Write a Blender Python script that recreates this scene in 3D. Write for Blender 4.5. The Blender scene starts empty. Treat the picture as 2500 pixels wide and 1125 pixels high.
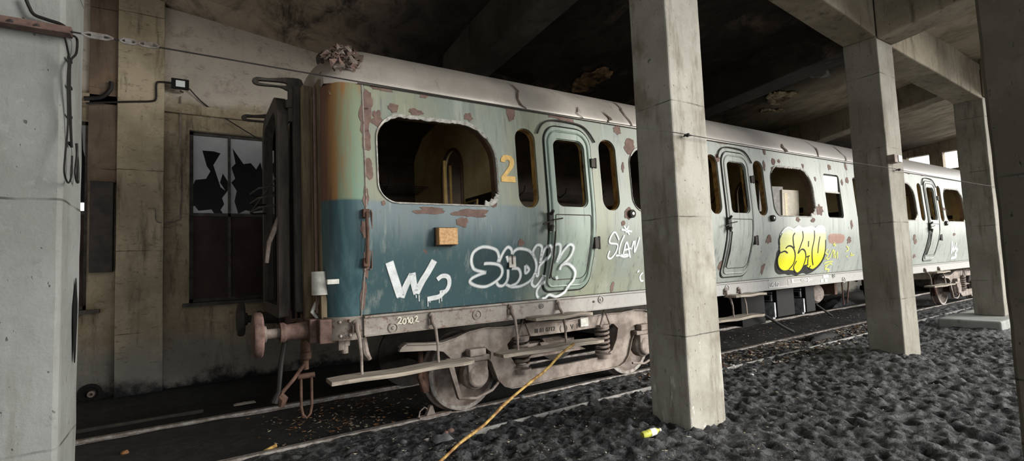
import bpy, bmesh, math, random
from mathutils import Vector, Matrix, noise
from mathutils.geometry import delaunay_2d_cdt
R = random.Random(7)
S = bpy.context.scene
COL = S.collection
PI = math.pi

# ------------------------------------------------------------------ camera
F, CX, CY = 1200.0, 1250.0, 562.5
CAM = Vector((0, 0, 1.65))
_d1 = Vector((3109 - CX, -(567 - CY), -F))
_ux = -(_d1.y * 18100 + F * F) / _d1.x
_up = Vector((_ux, 18100, -F))
_X = _d1.normalized(); _Z = _up.normalized(); _Y = _Z.cross(_X)
RM = Matrix((_X, _Y, _Z))                      # world = RM @ camera vector
cd = bpy.data.cameras.new('camera'); cam = bpy.data.objects.new('camera', cd); COL.objects.link(cam)
cd.sensor_width = 36; cd.lens = F * 36 / 2500; cd.clip_start = .05; cd.clip_end = 300
cam.matrix_world = Matrix.Translation(CAM) @ RM.to_4x4()
S.camera = cam

def ray(px, py): return RM @ Vector((px - CX, CY - py, -F))
def onp(px, py, axis, val):                    # where the sight line of a measured point meets a real plane
    r = ray(px, py); return CAM + r * ((val - CAM[axis]) / r[axis])

# ------------------------------------------------------------------ materials
class NT:
    def __init__(s, name, rough=.8, metal=0.0, spec=.3):
        m = bpy.data.materials.new(name); m.use_nodes = True; s.m = m; s.t = m.node_tree; s.t.nodes.clear()
        s.out = s.n('ShaderNodeOutputMaterial'); s.b = s.n('ShaderNodeBsdfPrincipled')
        s.t.links.new(s.b.outputs[0], s.out.inputs[0])
        s.b.inputs['Roughness'].default_value = rough; s.b.inputs['Metallic'].default_value = metal
        s.b.inputs['Specular IOR Level'].default_value = spec
        s.pos = s.n('ShaderNodeTexCoord').outputs['Object']
    def n(s, k): return s.t.nodes.new(k)
    def L(s, a, b):
        if hasattr(a, 'is_output') or isinstance(a, bpy.types.NodeSocket): s.t.links.new(a, b)
        else: b.default_value = a
    def map(s, sc=(1, 1, 1), loc=(0, 0, 0)):
        n = s.n('ShaderNodeMapping'); n.inputs['Scale'].default_value = sc; n.inputs['Location'].default_value = loc
        s.L(s.pos, n.inputs[0]); return n.outputs[0]
    def noise(s, scale=5, det=5, rough=.6, sc=(1, 1, 1), loc=(0, 0, 0), dist=0):
        n = s.n('ShaderNodeTexNoise'); s.L(s.map(sc, loc), n.inputs['Vector'])
        n.inputs['Scale'].default_value = scale; n.inputs['Detail'].default_value = det
        n.inputs['Roughness'].default_value = rough; n.inputs['Distortion'].default_value = dist
        return n.outputs['Fac']
    def vor(s, scale=5, sc=(1, 1, 1), feat='F1'):
        n = s.n('ShaderNodeTexVoronoi'); n.feature = feat; s.L(s.map(sc), n.inputs['Vector']); n.inputs['Scale'].default_value = scale
        return n.outputs['Distance']
    def xyz(s, i): 
        n = s.n('ShaderNodeSeparateXYZ'); s.L(s.pos, n.inputs[0]); return n.outputs[i]
    def ma(s, op, a, b=0.0, c=0.0):
        n = s.n('ShaderNodeMath'); n.operation = op; s.L(a, n.inputs[0]); s.L(b, n.inputs[1]); s.L(c, n.inputs[2]); return n.outputs[0]
    def ss(s, v, a, b, lo=0.0, hi=1.0):
        n = s.n('ShaderNodeMapRange'); n.interpolation_type = 'SMOOTHSTEP'; s.L(v, n.inputs['Value'])
        if a > b: a, b, lo, hi = b, a, hi, lo
        n.inputs['From Min'].default_value = a; n.inputs['From Max'].default_value = b
        n.inputs['To Min'].default_value = lo; n.inputs['To Max'].default_value = hi
        return n.outputs[0]
    def mix(s, f, a, b):
        n = s.n('ShaderNodeMix'); n.data_type = 'RGBA'; s.L(f, n.inputs[0])
        for v, i in ((a, 6), (b, 7)):
            if isinstance(v, tuple): n.inputs[i].default_value = (*v[:3], 1)
            else: s.L(v, n.inputs[i])
        return n.outputs[2]
    def col(s, c):
        if isinstance(c, tuple): s.b.inputs['Base Color'].default_value = (*c[:3], 1)
        else: s.L(c, s.b.inputs['Base Color'])
        return s
    def bump(s, h, st=.4, d=.02):
        n = s.n('ShaderNodeBump'); n.inputs['Strength'].default_value = st; n.inputs['Distance'].default_value = d
        s.L(h, n.inputs['Height']); s.L(n.outputs[0], s.b.inputs['Normal']); return s

def srgb(r, g, b):
    f = lambda c: (c / 255 / 12.92) if c / 255 <= .04045 else ((c / 255 + .055) / 1.055) ** 2.4
    return (f(r), f(g), f(b))

def concrete(name, a, b, dark, joint=True, stain=.5, rough=.85, lo=.3, vs=1.0):
    t = NT(name, rough)
    big = t.noise(1.1, 6, .65); fine = t.noise(14, 6, .7)
    st = t.noise(2.2, 6, .7, sc=(3, 3, .45), loc=(4, 2, 1))
    c = t.mix(t.ss(big, .35, .65), a, b)
    c = t.mix(t.ma('MULTIPLY', t.ss(st, .5, .72), stain), c, dark)
    c = t.mix(t.ma('MULTIPLY', t.ss(fine, .58, .72), .35 * vs), c, tuple(x * .45 for x in b))
    c = t.mix(t.ma('MULTIPLY', t.ss(fine, .42, .30), .25 * vs), c, tuple(min(1, x * 1.35) for x in a))
    pits = t.ss(t.noise(38, 2, .5, sc=(1, 1, .6)), .70, .76)
    c = t.mix(t.ma('MULTIPLY', pits, .7), c, tuple(x * .3 for x in dark))
    h = t.ma('MULTIPLY_ADD', fine, .6, t.ma('MULTIPLY', big, .6))
    h = t.ma('SUBTRACT', h, t.ma('MULTIPLY', pits, .4))
    if joint:
        z = t.ma('ADD', t.xyz(2), t.ma('MULTIPLY', t.noise(3, 3), .03))
        m = t.ma('FRACT', t.ma('DIVIDE', t.ma('ADD', z, 10.025), 1.15))
        ln = t.ma('LESS_THAN', t.ma('ABSOLUTE', t.ma('SUBTRACT', m, .5 - .0)), .005)
        c = t.mix(t.ma('MULTIPLY', ln, t.ss(t.noise(2.5, 3), .42, .6, .1, .8)), c, tuple(x * .35 for x in dark))
        h = t.ma('SUBTRACT', h, t.ma('MULTIPLY', ln, .5))
    return t.col(c).bump(h, .5, .02)

M = {}
M['conc'] = concrete('pale_concrete', (.33, .34, .325), (.245, .25, .235), (.15, .14, .12)).m
M['brown_conc'] = concrete('dark_brown_concrete', (.125, .11, .085), (.085, .075, .058), (.04, .034, .026), stain=.6).m  # darker brown mix for the right edge column
t = concrete('stained_concrete', (.37, .355, .31), (.25, .235, .195), (.13, .11, .08), stain=.75); base = t.b.inputs['Base Color'].links[0].from_socket
c = t.mix(t.ma('MULTIPLY', t.ss(t.noise(1.4, 5, .6, loc=(9, 1, 3)), .52, .66), .55), base, (.13, .105, .07))
sc_ = t.ma('MULTIPLY', t.ss(t.noise(9, 5, .7, sc=(1, 1, .35), loc=(1, 9, 1), dist=.8), .62, .68), t.ss(t.xyz(2), 1.4, .7))
c = t.mix(t.ma('MULTIPLY', sc_, .7), c, (.62, .62, .57)); t.col(c); M['conc_mid'] = t.m
M['conc_shaded'] = concrete('shaded_concrete', (.29, .275, .235), (.20, .185, .15), (.10, .085, .06), stain=.75).m  # darker mix: shade of the two far columns put into the colour
M['recess'] = concrete('brown_infill', (.20, .145, .10), (.12, .085, .06), (.05, .035, .025), stain=.7).m
M['soot_beam'] = concrete('sooty_concrete', (.085, .078, .062), (.045, .040, .034), (.02, .018, .016), joint=False, stain=.6).m
M['beam'] = concrete('beam_concrete', (.36, .315, .24), (.22, .19, .14), (.07, .06, .045), joint=False, stain=.8).m

t = concrete('wall_plaster', (.46, .38, .26), (.28, .22, .145), (.075, .053, .034), joint=False, stain=.85)
z = t.xyz(2); base = t.b.inputs['Base Color'].links[0].from_socket
nz = t.noise(1.7, 6, .7, loc=(3, 0, 9))
zz = t.ma('ADD', z, t.ma('MULTIPLY', t.ma('SUBTRACT', nz, .5), 1.0))
up = t.ss(zz, 4.15, 4.4)                                 # paler above the lintel
c = t.mix(t.ma('MULTIPLY', up, .75), base, (.66, .60, .52))
c = t.mix(t.ma('MULTIPLY', t.ss(t.noise(2.5, 8, .75, dist=.4), .50, .68), .55), c, (.20, .15, .10))
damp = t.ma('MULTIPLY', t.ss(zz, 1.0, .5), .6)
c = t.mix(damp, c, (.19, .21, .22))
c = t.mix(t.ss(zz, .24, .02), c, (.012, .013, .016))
c = t.mix(t.ma('MULTIPLY', t.ss(t.noise(7, 8, .78, sc=(1, 1, 2), loc=(2, 2, 2)), .55, .66), .5), c, (.10, .075, .05))
t.col(c).bump(t.noise(6, 9, .75, dist=.3), .9, .05); M['wall'] = t.m

t = concrete('stained_pilaster', (.46, .39, .27), (.30, .245, .165), (.10, .075, .05), stain=.8)
z = t.xyz(2); base = t.b.inputs['Base Color'].links[0].from_socket; zz = t.ma('ADD', z, t.ma('MULTIPLY', t.ma('SUBTRACT', t.noise(1.7, 6, .7, loc=(3, 0, 9)), .5), .8))
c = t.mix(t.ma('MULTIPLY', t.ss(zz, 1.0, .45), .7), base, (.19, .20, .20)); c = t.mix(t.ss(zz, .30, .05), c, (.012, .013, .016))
c = t.mix(t.ma('MULTIPLY', t.ss(t.noise(8, 7, .75, sc=(1, 1, 2.5)), .56, .66), .6), c, (.09, .065, .045)); t.col(c); M['pilaster'] = t.m
t = NT('sooty_ceiling', .9)
n1 = t.noise(.55, 5, .6, loc=(1, 7, 0)); n2 = t.noise(2.2, 8, .72, sc=(1, .6, 1), dist=.6)
c = t.mix(t.ss(n2, .3, .7), (.020, .018, .017), (.055, .045, .036))
c = t.mix(t.ma('MULTIPLY', t.ss(n1, .52, .66), t.ss(n2, .44, .60)), c, (.17, .135, .095))
far = t.ma('MULTIPLY', t.ss(t.xyz(0), 10.5, 12.5), t.ss(t.xyz(1), 8.0, 5.5))  # far and open-side soffit painted pale, as though daylit
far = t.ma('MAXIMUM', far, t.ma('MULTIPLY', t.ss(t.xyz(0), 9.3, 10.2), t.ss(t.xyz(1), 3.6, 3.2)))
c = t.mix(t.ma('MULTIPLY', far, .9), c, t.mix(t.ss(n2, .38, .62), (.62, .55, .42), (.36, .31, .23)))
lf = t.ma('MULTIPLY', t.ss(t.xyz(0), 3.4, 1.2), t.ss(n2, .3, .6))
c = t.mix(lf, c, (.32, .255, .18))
t.col(c).bump(n2, .8, .05); M['ceil'] = t.m

t = NT('exposed_plaster', .9); n2 = t.noise(9, 6, .7)
t.col(t.mix(t.ss(n2, .4, .6), (.62, .53, .36), (.24, .19, .12))).bump(n2, .8, .03); M['scab'] = t.m
t = NT('tan_plaster', .9); n2 = t.noise(5, 7, .75)
t.col(t.mix(t.ss(n2, .4, .6), (.55, .36, .19), (.10, .07, .045))).bump(n2, .8, .03); M['scab_tan'] = t.m

t = NT('ash_ground', .62, spec=.45)
a = t.noise(10, 7, .72, sc=(1, 1, 1), dist=.4); b = t.vor(7.5); d = t.noise(36, 5, .75)
c = t.mix(t.ss(a, .46, .57), (.005, .0055, .007), (.10, .103, .108))
c = t.mix(t.ma('MULTIPLY', t.ss(d, .56, .72), .55), c, (.19, .195, .20))
c = t.mix(t.ss(a, .66, .76, 0, .6), c, (.085, .07, .055))
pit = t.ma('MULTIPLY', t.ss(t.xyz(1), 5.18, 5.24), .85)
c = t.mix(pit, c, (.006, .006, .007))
h = t.ma('MULTIPLY_ADD', a, .7, t.ma('MULTIPLY', d, .6))
t.col(c).bump(h, 1.0, .06); M['ash'] = t.m

def plain(name, c, rough=.6, metal=0, var=.35, scale=8, spec=.3, c2=None, bump=.15, sc=(1, 1, 1)):
    t = NT(name, rough, metal, spec); n = t.noise(scale, 6, .65, sc=sc)
    c2 = c2 or tuple(x * (1 - var) for x in c)
    t.col(t.mix(t.ss(n, .35, .65), c, c2)).bump(n, bump, .01); M[name] = t.m; return t

plain('yard', (.12, .105, .085), .9, 0)
plain('stone_grey', (.27, .26, .245), .7, 0)
plain('cream_board', (.48, .43, .34), .6, 0, var=.2)
plain('rail_steel', (.36, .34, .32), .45, .4, c2=(.17, .14, .12), scale=14)
plain('dark_rust', (.10, .07, .055), .9, 0)
plain('rust', (.15, .085, .06), .8, .1, c2=(.07, .04, .03), scale=10, bump=.4)
plain('dusty_steel', (.30, .255, .225), .75, .1, c2=(.15, .115, .095), scale=7, bump=.4)
plain('frame_steel', (.33, .285, .25), .8, .1, c2=(.15, .12, .10), scale=4, bump=.4)
plain('dark_steel', (.035, .032, .03), .7, .2, c2=(.06, .05, .042))
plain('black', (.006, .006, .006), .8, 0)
plain('grey_wood', (.38, .33, .27), .85, 0, c2=(.19, .165, .135), scale=6, sc=(.3, 6, 6), bump=.5)
plain('wood_trim', (.42, .27, .09), .5, 0, c2=(.17, .09, .03), scale=8)
plain('tan_panel', (.80, .66, .36), .5, 0, c2=(.62, .46, .22), scale=3)
plain('brown_panel', (.15, .09, .055), .5, 0, scale=3)
plain('seat_vinyl', (.02, .018, .017), .45, 0)
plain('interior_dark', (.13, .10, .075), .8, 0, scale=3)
plain('corner_brown', (.20, .155, .085), .6, 0, c2=(.085, .06, .038), scale=3, sc=(4, 4, .4))
plain('gang_dark', (.075, .064, .052), .7, .1, c2=(.035, .03, .026), scale=5, sc=(4, 4, .5))
plain('red_paint', (.19, .12, .10), .75, 0, c2=(.09, .055, .045), scale=9, bump=.4)
plain('primer', (.205, .135, .112), .85, 0, c2=(.145, .095, .08), scale=12, bump=.5)
plain('seal', (.50, .49, .45), .6, 0, c2=(.24, .23, .20), scale=20)
plain('white_box', (.62, .62, .58), .5, 0, c2=(.40, .39, .35))
plain('number_yellow', (.80, .52, .17), .6, 0, var=.25)
plain('yellow_stick', (.62, .42, .12), .6, 0, c2=(.20, .09, .03), scale=14, bump=.3)
plain('cable_black', (.02, .018, .016), .6, 0)
plain('wire', (.06, .055, .05), .5, .5)
plain('white_plastic', (.72, .72, .70), .4, 0, var=.15)
plain('bottle_plastic', (.55, .55, .10), .25, 0, var=.5, scale=20)
plain('paper', (.62, .58, .52), .8, 0, var=.3)
plain('leaf', (.26, .12, .045), .8, 0, c2=(.12, .07, .035), scale=3)
plain('leaf_pale', (.45, .40, .30), .8, 0, c2=(.20, .17, .12), scale=3)
plain('stone', (.16, .165, .17), .8, 0, c2=(.06, .06, .062), scale=6)
plain('window_steel', (.085, .075, .065), .7, .2, c2=(.045, .038, .032))
plain('window_panel', (.045, .026, .022), .7, .1, c2=(.022, .014, .012), scale=2)
plain('chrome', (.50, .50, .48), .35, .8)
plain('battery_grey', (.50, .52, .54), .4, .3, c2=(.22, .23, .24), scale=12)
t = plain('orange_glass', (.42, .22, .075), .45, 0, c2=(.60, .36, .16), scale=40)
t = NT('dusty_glass', .35, spec=.5); n = t.noise(5, 5)
t.col(t.mix(n, (.26, .265, .27), (.42, .425, .42))); M['glass'] = t.m
t = NT('floodlight_glass', .2, spec=.5); t.col((.75, .8, .78)); M['floodglass'] = t.m

# coach paint
def paint(name, door=False):
    t = NT(name, .48, spec=.35)
    x, y, z = t.xyz(0), t.xyz(1), t.xyz(2)
    st = t.noise(7, 5, .65, sc=(1, 1, .10)); st2 = t.noise(2.2, 5, .6, sc=(1, 1, .35), loc=(5, 0, 2)); fine = t.noise(30, 5, .7)
    sage = t.mix(t.ss(st2, .35, .62), (.255, .265, .185), (.19, .225, .19))
    if door: sage = t.mix(t.ss(st2, .35, .65), (.21, .275, .23), (.265, .32, .27))
    pale = t.mix(t.ss(st2, .3, .7), (.30, .325, .295), (.37, .395, .365))
    c = t.mix(t.ss(t.ma('ADD', x, t.ma('MULTIPLY', st2, 1.5)), 4.2, 7.6), sage, pale)  # dusty paint, lightened further along the coach to look more brightly lit
    zn = t.ma('ADD', z, t.ma('MULTIPLY', t.ma('SUBTRACT', st, .5), .55))
    teal = t.mix(t.ss(zn, 2.28, 1.70), (.155, .205, .215), (.052, .102, .113))
    teal = t.mix(t.ma('MULTIPLY', t.ss(st2, .5, .7), .5), teal, (.07, .12, .125))
    if not door:
        fb = t.ma('MULTIPLY', t.ss(t.ma('ADD', z, t.ma('MULTIPLY', fine, .02)), 2.325, 2.275),
                  t.ss(t.ma('ADD', x, t.ma('MULTIPLY', st, .9)), 4.1, 3.3))
        c = t.mix(fb, c, teal)
        c = t.mix(t.ma('MULTIPLY', fb, t.ss(st, .56, .70, 0, .32)), c, (.20, .26, .25))
    run = t.ss(st, .55, .72)
    c = t.mix(t.ma('MULTIPLY', run, .5), c, (.10, .11, .10))
    st3 = t.noise(24, 4, .6, sc=(1, 1, .05), loc=(3, 1, 0))
    c = t.mix(t.ma('MULTIPLY', t.ss(st3, .56, .70), .55), c, (.085, .10, .105))
    c = t.mix(t.ma('MULTIPLY', t.ss(st3, .42, .28), .18), c, (.42, .44, .40))
    c = t.mix(t.ma('MULTIPLY', t.ss(st, .44, .30), .35), c, (.42, .44, .40))
    if not door:
        top = t.ma('MULTIPLY', t.ss(z, 2.9, 3.4), t.ss(t.noise(5, 6, .7, sc=(1, 1, .3)), .56, .66))
        c = t.mix(t.ma('MULTIPLY', top, .6), c, (.10, .115, .12))
        chips = t.ma('MULTIPLY', t.ss(t.noise(6.5, 5, .6), .70, .715), t.ss(x, 20, 3, .4, 1))
        c = t.mix(chips, c, (.17, .105, .09))
    c = t.mix(t.ma('MULTIPLY', t.ss(fine, .62, .75), .3), c, (.07, .07, .06))
    t.col(c).bump(t.ma('MULTIPLY_ADD', fine, .3, st2), .25, .008)
    return t
M['paint'] = paint('weathered_coach_paint').m
M['door_paint'] = paint('weathered_door_paint', True).m
t = NT('corner_paint', .45, spec=.35); y, z = t.xyz(1), t.xyz(2)
st = t.noise(9, 5, .65, sc=(1, 1, .08)); s2 = t.noise(3, 4, .6)
c = t.mix(t.ss(st, .4, .6), (.19, .225, .135), (.15, .235, .165))
yy = t.ma('ADD', y, t.ma('MULTIPLY', t.ma('SUBTRACT', st, .5), .30))
c = t.mix(t.ss(yy, 4.59, 4.67), c, (.26, .14, .055))
c = t.mix(t.ss(yy, 4.67, 4.75), c, (.15, .07, .045))
zn = t.ma('ADD', z, t.ma('MULTIPLY', s2, .03))
c = t.mix(t.ss(zn, 2.33, 2.30), c, t.mix(t.ss(st, .38, .62), (.065, .125, .14), (.035, .078, .09)))
t.col(c).bump(st, .2, .01); M['corner'] = t.m
t = NT('coach_roof_paint', .42, .15, spec=.4); n1 = t.noise(2, 6, .6); n2 = t.noise(10, 6, .7, sc=(1, .3, .3))
c = t.mix(t.ss(n1, .35, .65), (.40, .365, .325), (.31, .285, .25))
c = t.mix(t.ss(t.xyz(0), 4, 10), c, (.36, .345, .33))
c = t.mix(t.ma('MULTIPLY', t.ss(n2, .58, .72), .5), c, (.13, .10, .085))
t.col(c).bump(n2, .3, .01); M['roof'] = t.m
t = NT('solebar_paint', .7); n1 = t.noise(4, 6, .7); n2 = t.noise(15, 5, .7)
c = t.mix(t.ss(n1, .35, .6), (.33, .30, .265), (.25, .22, .19))
c = t.mix(t.ss(t.xyz(0), 1.8, 6), c, (.37, .365, .35))
c = t.mix(t.ma('MULTIPLY', t.ss(n2, .52, .64), t.ss(t.xyz(0), 5, 1.5, .15, .9)), c, (.15, .085, .065))
t.col(c).bump(n2, .5, .01); M['solebar'] = t.m

def spray(name, col, soft=1.0, grad=None):
    t = NT(name, .55); n = t.noise(60, 3, .6)
    at = t.n('ShaderNodeAttribute'); at.attribute_name = 'cover'
    al = t.ma('MULTIPLY', t.ss(at.outputs['Fac'], 0, 1), soft)
    al = t.ma('MULTIPLY', al, t.ss(n, .2, .42, .55, 1))
    if grad: c = t.mix(t.ss(t.xyz(2), grad[0], grad[1]), grad[2], col)
    else: c = t.mix(t.ss(t.noise(9, 4), .35, .7), col, tuple(q * .8 for q in col))
    t.col(c)
    t.L(al, t.b.inputs['Alpha']); M[name] = t.m
spray('spray_white', (.80, .84, .84))
spray('paint_white', (.86, .90, .90))
spray('spray_black', (.012, .012, .014))
spray('spray_yellow', (.80, .78, .05), 1.0, (1.55, 2.05, (.80, .78, .05)))
t = M['spray_yellow']
spray('spray_dark', (.035, .06, .065), .38)
spray('spray_lemon', (.78, .80, .20), .85)
spray('spray_red', (.55, .22, .15), .45)
spray('chalk', (.80, .76, .62), .9)
# yellow that pales to white towards the top of the letters
nt = NT('spray_yellow_fade', .5); at = nt.n('ShaderNodeAttribute'); at.attribute_name = 'cover'
zz = nt.xyz(2); cc = nt.mix(nt.ss(zz, 1.46, 1.90), (.80, .76, .02), (.72, .74, .33)); cc = nt.mix(nt.ss(zz, 1.92, 2.06), cc, (.66, .70, .62))
nt.col(cc); nt.L(nt.ss(at.outputs['Fac'], 0, 1), nt.b.inputs['Alpha']); M['spray_yellow_fade'] = nt.m

# ------------------------------------------------------------------ mesh helpers
class MB:
    def __init__(s): s.v = []; s.f = []; s.mi = []; s.cov = None
    def add(s, vs, fs, mi=0):
        o = len(s.v); s.v += [tuple(v) for v in vs]; s.f += [tuple(i + o for i in f) for f in fs]; s.mi += [mi] * len(fs); return s
    def box(s, x0, x1, y0, y1, z0, z1, mi=0):
        vs = [(x, y, z) for z in (z0, z1) for y in (y0, y1) for x in (x0, x1)]
        return s.add(vs, [(0, 2, 3, 1), (4, 5, 7, 6), (0, 1, 5, 4), (2, 6, 7, 3), (0, 4, 6, 2), (1, 3, 7, 5)], mi)
    def hexa(s, p, mi=0):
        return s.add(p, [(0, 2, 3, 1), (4, 5, 7, 6), (0, 1, 5, 4), (2, 6, 7, 3), (0, 4, 6, 2), (1, 3, 7, 5)], mi)
    def tube(s, pts, r, seg=8, mi=0, cap=True):
        pts = [Vector(p) for p in pts]; rr = r if isinstance(r, (list, tuple)) else [r] * len(pts)
        vs = []; fs = []; n = len(pts); ref = None
        for i, p in enumerate(pts):
            d = (pts[min(i + 1, n - 1)] - pts[max(i - 1, 0)]).normalized()
            if ref is None:
                ref = Vector((0, 0, 1)) if abs(d.z) < .9 else Vector((1, 0, 0))
            u = d.cross(ref); u = u.normalized() if u.length > 1e-6 else d.orthogonal().normalized()
            w = u.cross(d).normalized(); ref = w
            for k in range(seg):
                a = 2 * PI * k / seg; vs.append(p + (u * math.cos(a) + w * math.sin(a)) * rr[i])
        for i in range(n - 1):
            for k in range(seg):
                k2 = (k + 1) % seg; fs.append((i * seg + k, i * seg + k2, (i + 1) * seg + k2, (i + 1) * seg + k))
        if cap: fs.append(tuple(range(seg))[::-1]); fs.append(tuple((n - 1) * seg + k for k in range(seg)))
        return s.add(vs, fs, mi)
    def cyl(s, a, b, r, seg=20, mi=0, r2=None): return s.tube([a, b], [r, r if r2 is None else r2], seg, mi)
    def lathe(s, o, axis, prof, seg=36, mi=0):      # prof: list of (distance along axis, radius)
        o = Vector(o); ax = Vector(axis).normalized(); u = ax.orthogonal().normalized(); w = ax.cross(u)
        vs = []; fs = []
        for (d, r) in prof:
            for k in range(seg):
                a = 2 * PI * k / seg; vs.append(o + ax * d + (u * math.cos(a) + w * math.sin(a)) * r)
        for i in range(len(prof) - 1):
            for k in range(seg):
                k2 = (k + 1) % seg; fs.append((i * seg + k, i * seg + k2, (i + 1) * seg + k2, (i + 1) * seg + k))
        return s.add(vs, fs, mi)
    def prism(s, loops, fn, d0, d1, mi=0, grid=None, bounds=None):
        """loops[0] outer, others holes; fn(u,v,d) -> xyz; front d0, back d1"""
        pts = []; edges = []
        if fn.__name__ == 'fs_side' or grid:
            L2 = []
            for lp in loops:
                q = []
                for i in range(len(lp)):
                    a, b = lp[i], lp[(i + 1) % len(lp)]; k = max(1, int(abs(b[1] - a[1]) / .08), int(abs(b[0] - a[0]) / .6))
                    for j in range(k): q.append((a[0] + (b[0] - a[0]) * j / k, a[1] + (b[1] - a[1]) * j / k))
                L2.append(q)
            loops = L2
        for lp in loops:
            o = len(pts); pts += [Vector((a, b)) for a, b in lp]; edges += [(o + i, o + (i + 1) % len(lp)) for i in range(len(lp))]
        if grid:
            us = [p[0] for p in loops[0]]; vs_ = [p[1] for p in loops[0]]
            u = min(us) + grid[0]
            while u < max(us) - 1e-4:
                v = min(vs_) + grid[1]
                while v < max(vs_) - 1e-4:
                    if inside((u, v), loops[0]) and not any(inside((u, v), h) for h in loops[1:]): pts.append(Vector((u, v)))
                    v += grid[1]
                u += grid[0]
        P, E_, Fc, ov, oe, of = delaunay_2d_cdt(pts, edges, [], 0, 1e-5)
        keep = []
        for f in Fc:
            c = sum((P[i] for i in f), Vector((0, 0))) / len(f)
            if inside(c, loops[0]) and not any(inside(c, h) for h in loops[1:]): keep.append(tuple(f))
        n = len(P)
        vs = [fn(p.x, p.y, d0) for p in P]; fs = list(keep)
        if d1 is not None:
            vs += [fn(p.x, p.y, d1) for p in P]; fs += [tuple(i + n for i in f[::-1]) for f in keep]
            ec = {}
            for f in keep:
                for i in range(len(f)):
                    a, b = f[i], f[(i + 1) % len(f)]; ec[(a, b)] = 1
            for (a, b) in list(ec):
                if (b, a) not in ec: fs.append((b, a, a + n, b + n))
        return s.add(vs, fs, mi)
    def build(s, name, mats, parent=None, smooth=False, bevel=0, auto=True):
        me = bpy.data.meshes.new(name); me.from_pydata(s.v, [], s.f)
        for m in (mats if isinstance(mats, (list, tuple)) else [mats]): me.materials.append(M[m] if isinstance(m, str) else m)
        me.polygons.foreach_set('material_index', s.mi)
        if s.cov is not None:
            at = me.attributes.new('cover', 'FLOAT', 'POINT'); at.data.foreach_set('value', s.cov)
        bm = bmesh.new(); bm.from_mesh(me)
        if s.cov is None: bmesh.ops.recalc_face_normals(bm, faces=bm.faces)
        bm.to_mesh(me); bm.free()
        if smooth:
            me.polygons.foreach_set('use_smooth', [True] * len(me.polygons))
            me.set_sharp_from_angle(angle=R_(38))
        o = bpy.data.objects.new(name, me); COL.objects.link(o)
        if bevel:
            b = o.modifiers.new('bevel', 'BEVEL'); b.width = bevel; b.segments = 2; b.limit_method = 'ANGLE'
        if parent: attach(o, parent)
        return o
R_ = math.radians
def world(o):
    m = o.matrix_basis.copy()
    return (world(o.parent) @ o.matrix_parent_inverse @ m) if o.parent else m
def attach(o, p): o.parent = p; o.matrix_parent_inverse = world(p).inverted()
def inside(p, poly):
    x, y = p[0], p[1]; r = False; n = len(poly); j = n - 1
    for i in range(n):
        xi, yi = poly[i][0], poly[i][1]; xj, yj = poly[j][0], poly[j][1]
        if (yi > y) != (yj > y) and x < (xj - xi) * (y - yi) / (yj - yi) + xi: r = not r
        j = i
    return r
def tag(o, label=None, cat=None, group=None, kind=None):
    for k, v in (('label', label), ('category', cat), ('group', group), ('kind', kind)):
        if v: o[k] = v
    return o
def empty(name, loc, label, cat, group=None):
    e = bpy.data.objects.new(name, None); COL.objects.link(e); e.location = loc; e.empty_display_size = .2
    return tag(e, label, cat, group)
def copy_tree(o, parent=None):
    c = o.copy(); COL.objects.link(c)
    if parent: c.parent = parent; c.matrix_parent_inverse = o.matrix_parent_inverse.copy()
    for ch in list(o.children): copy_tree(ch, c)
    return c
def struct(o): o['kind'] = 'structure'; return o
def rrect(x0, x1, z0, z1, r, n=8):
    if not isinstance(r, (list, tuple)): r = (r,) * 4         # bl, br, tr, tl
    out = []
    for (cx, cz, a0, rr) in ((x0, z0, PI, r[0]), (x1, z0, 1.5 * PI, r[1]), (x1, z1, 0, r[2]), (x0, z1, .5 * PI, r[3])):
        sx = 1 if cx == x0 else -1; sz = 1 if cz == z0 else -1
        for k in range(n + 1):
            a = a0 + .5 * PI * k / n; out.append((cx + sx * rr + rr * math.cos(a), cz + sz * rr + rr * math.sin(a)))
    return out
def crom(pts, n=6, closed=False):
    P = [Vector(p) for p in pts]; out = []
    N = len(P); rng = range(N if closed else N - 1)
    for i in rng:
        if closed: a, b, c, d = P[(i - 1) % N], P[i], P[(i + 1) % N], P[(i + 2) % N]
        else: a, b, c, d = P[max(i - 1, 0)], P[i], P[i + 1], P[min(i + 2, N - 1)]
        for k in range(n):
            t = k / n; out.append(.5 * ((2 * b) + (c - a) * t + (2 * a - 5 * b + 4 * c - d) * t * t + (3 * b - a - 3 * c + d) * t ** 3))
    if not closed: out.append(P[-1])
    return out
def lerp_tab(tab, v):
    if v <= tab[0][0]: return tab[0][1]
    for (a, fa), (b, fb) in zip(tab, tab[1:]):
        if v <= b: return fa + (fb - fa) * (v - a) / (b - a)
    return tab[-1][1]

# ------------------------------------------------------------------ the shed: roof, wall, columns
ZS = [(-12, 6.4), (-3, 6.4), (0, 6.1), (4.6, 5.5), (8.8, 4.98), (11, 4.85), (14, 4.9), (24.5, 5.4)]
def zslab(x, y): return lerp_tab(ZS, x) + .11 * (8.8 - y)
m = MB(); xs = [-9 + .5 * i for i in range(68)]; ys = [9.1 - .5 * j for j in range(24)]
vs = [(x, y, zslab(x, y) + .05 * noise.noise(Vector((x * 1.3, y * 1.3, 0)))) for x in xs for y in ys]
nx, ny = len(xs), len(ys)
vs += [(x, y, zslab(x, y) + .4) for x in xs for y in ys]
fs = [(i * ny + j, (i + 1) * ny + j, (i + 1) * ny + j + 1, i * ny + j + 1) for i in range(nx - 1) for j in range(ny - 1)]
k = nx * ny; fs += [(a + k, d + k, c + k, b + k) for a, b, c, d in fs]
struct(m.add(vs, fs).build('ceiling', 'ceil', smooth=True))

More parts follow.
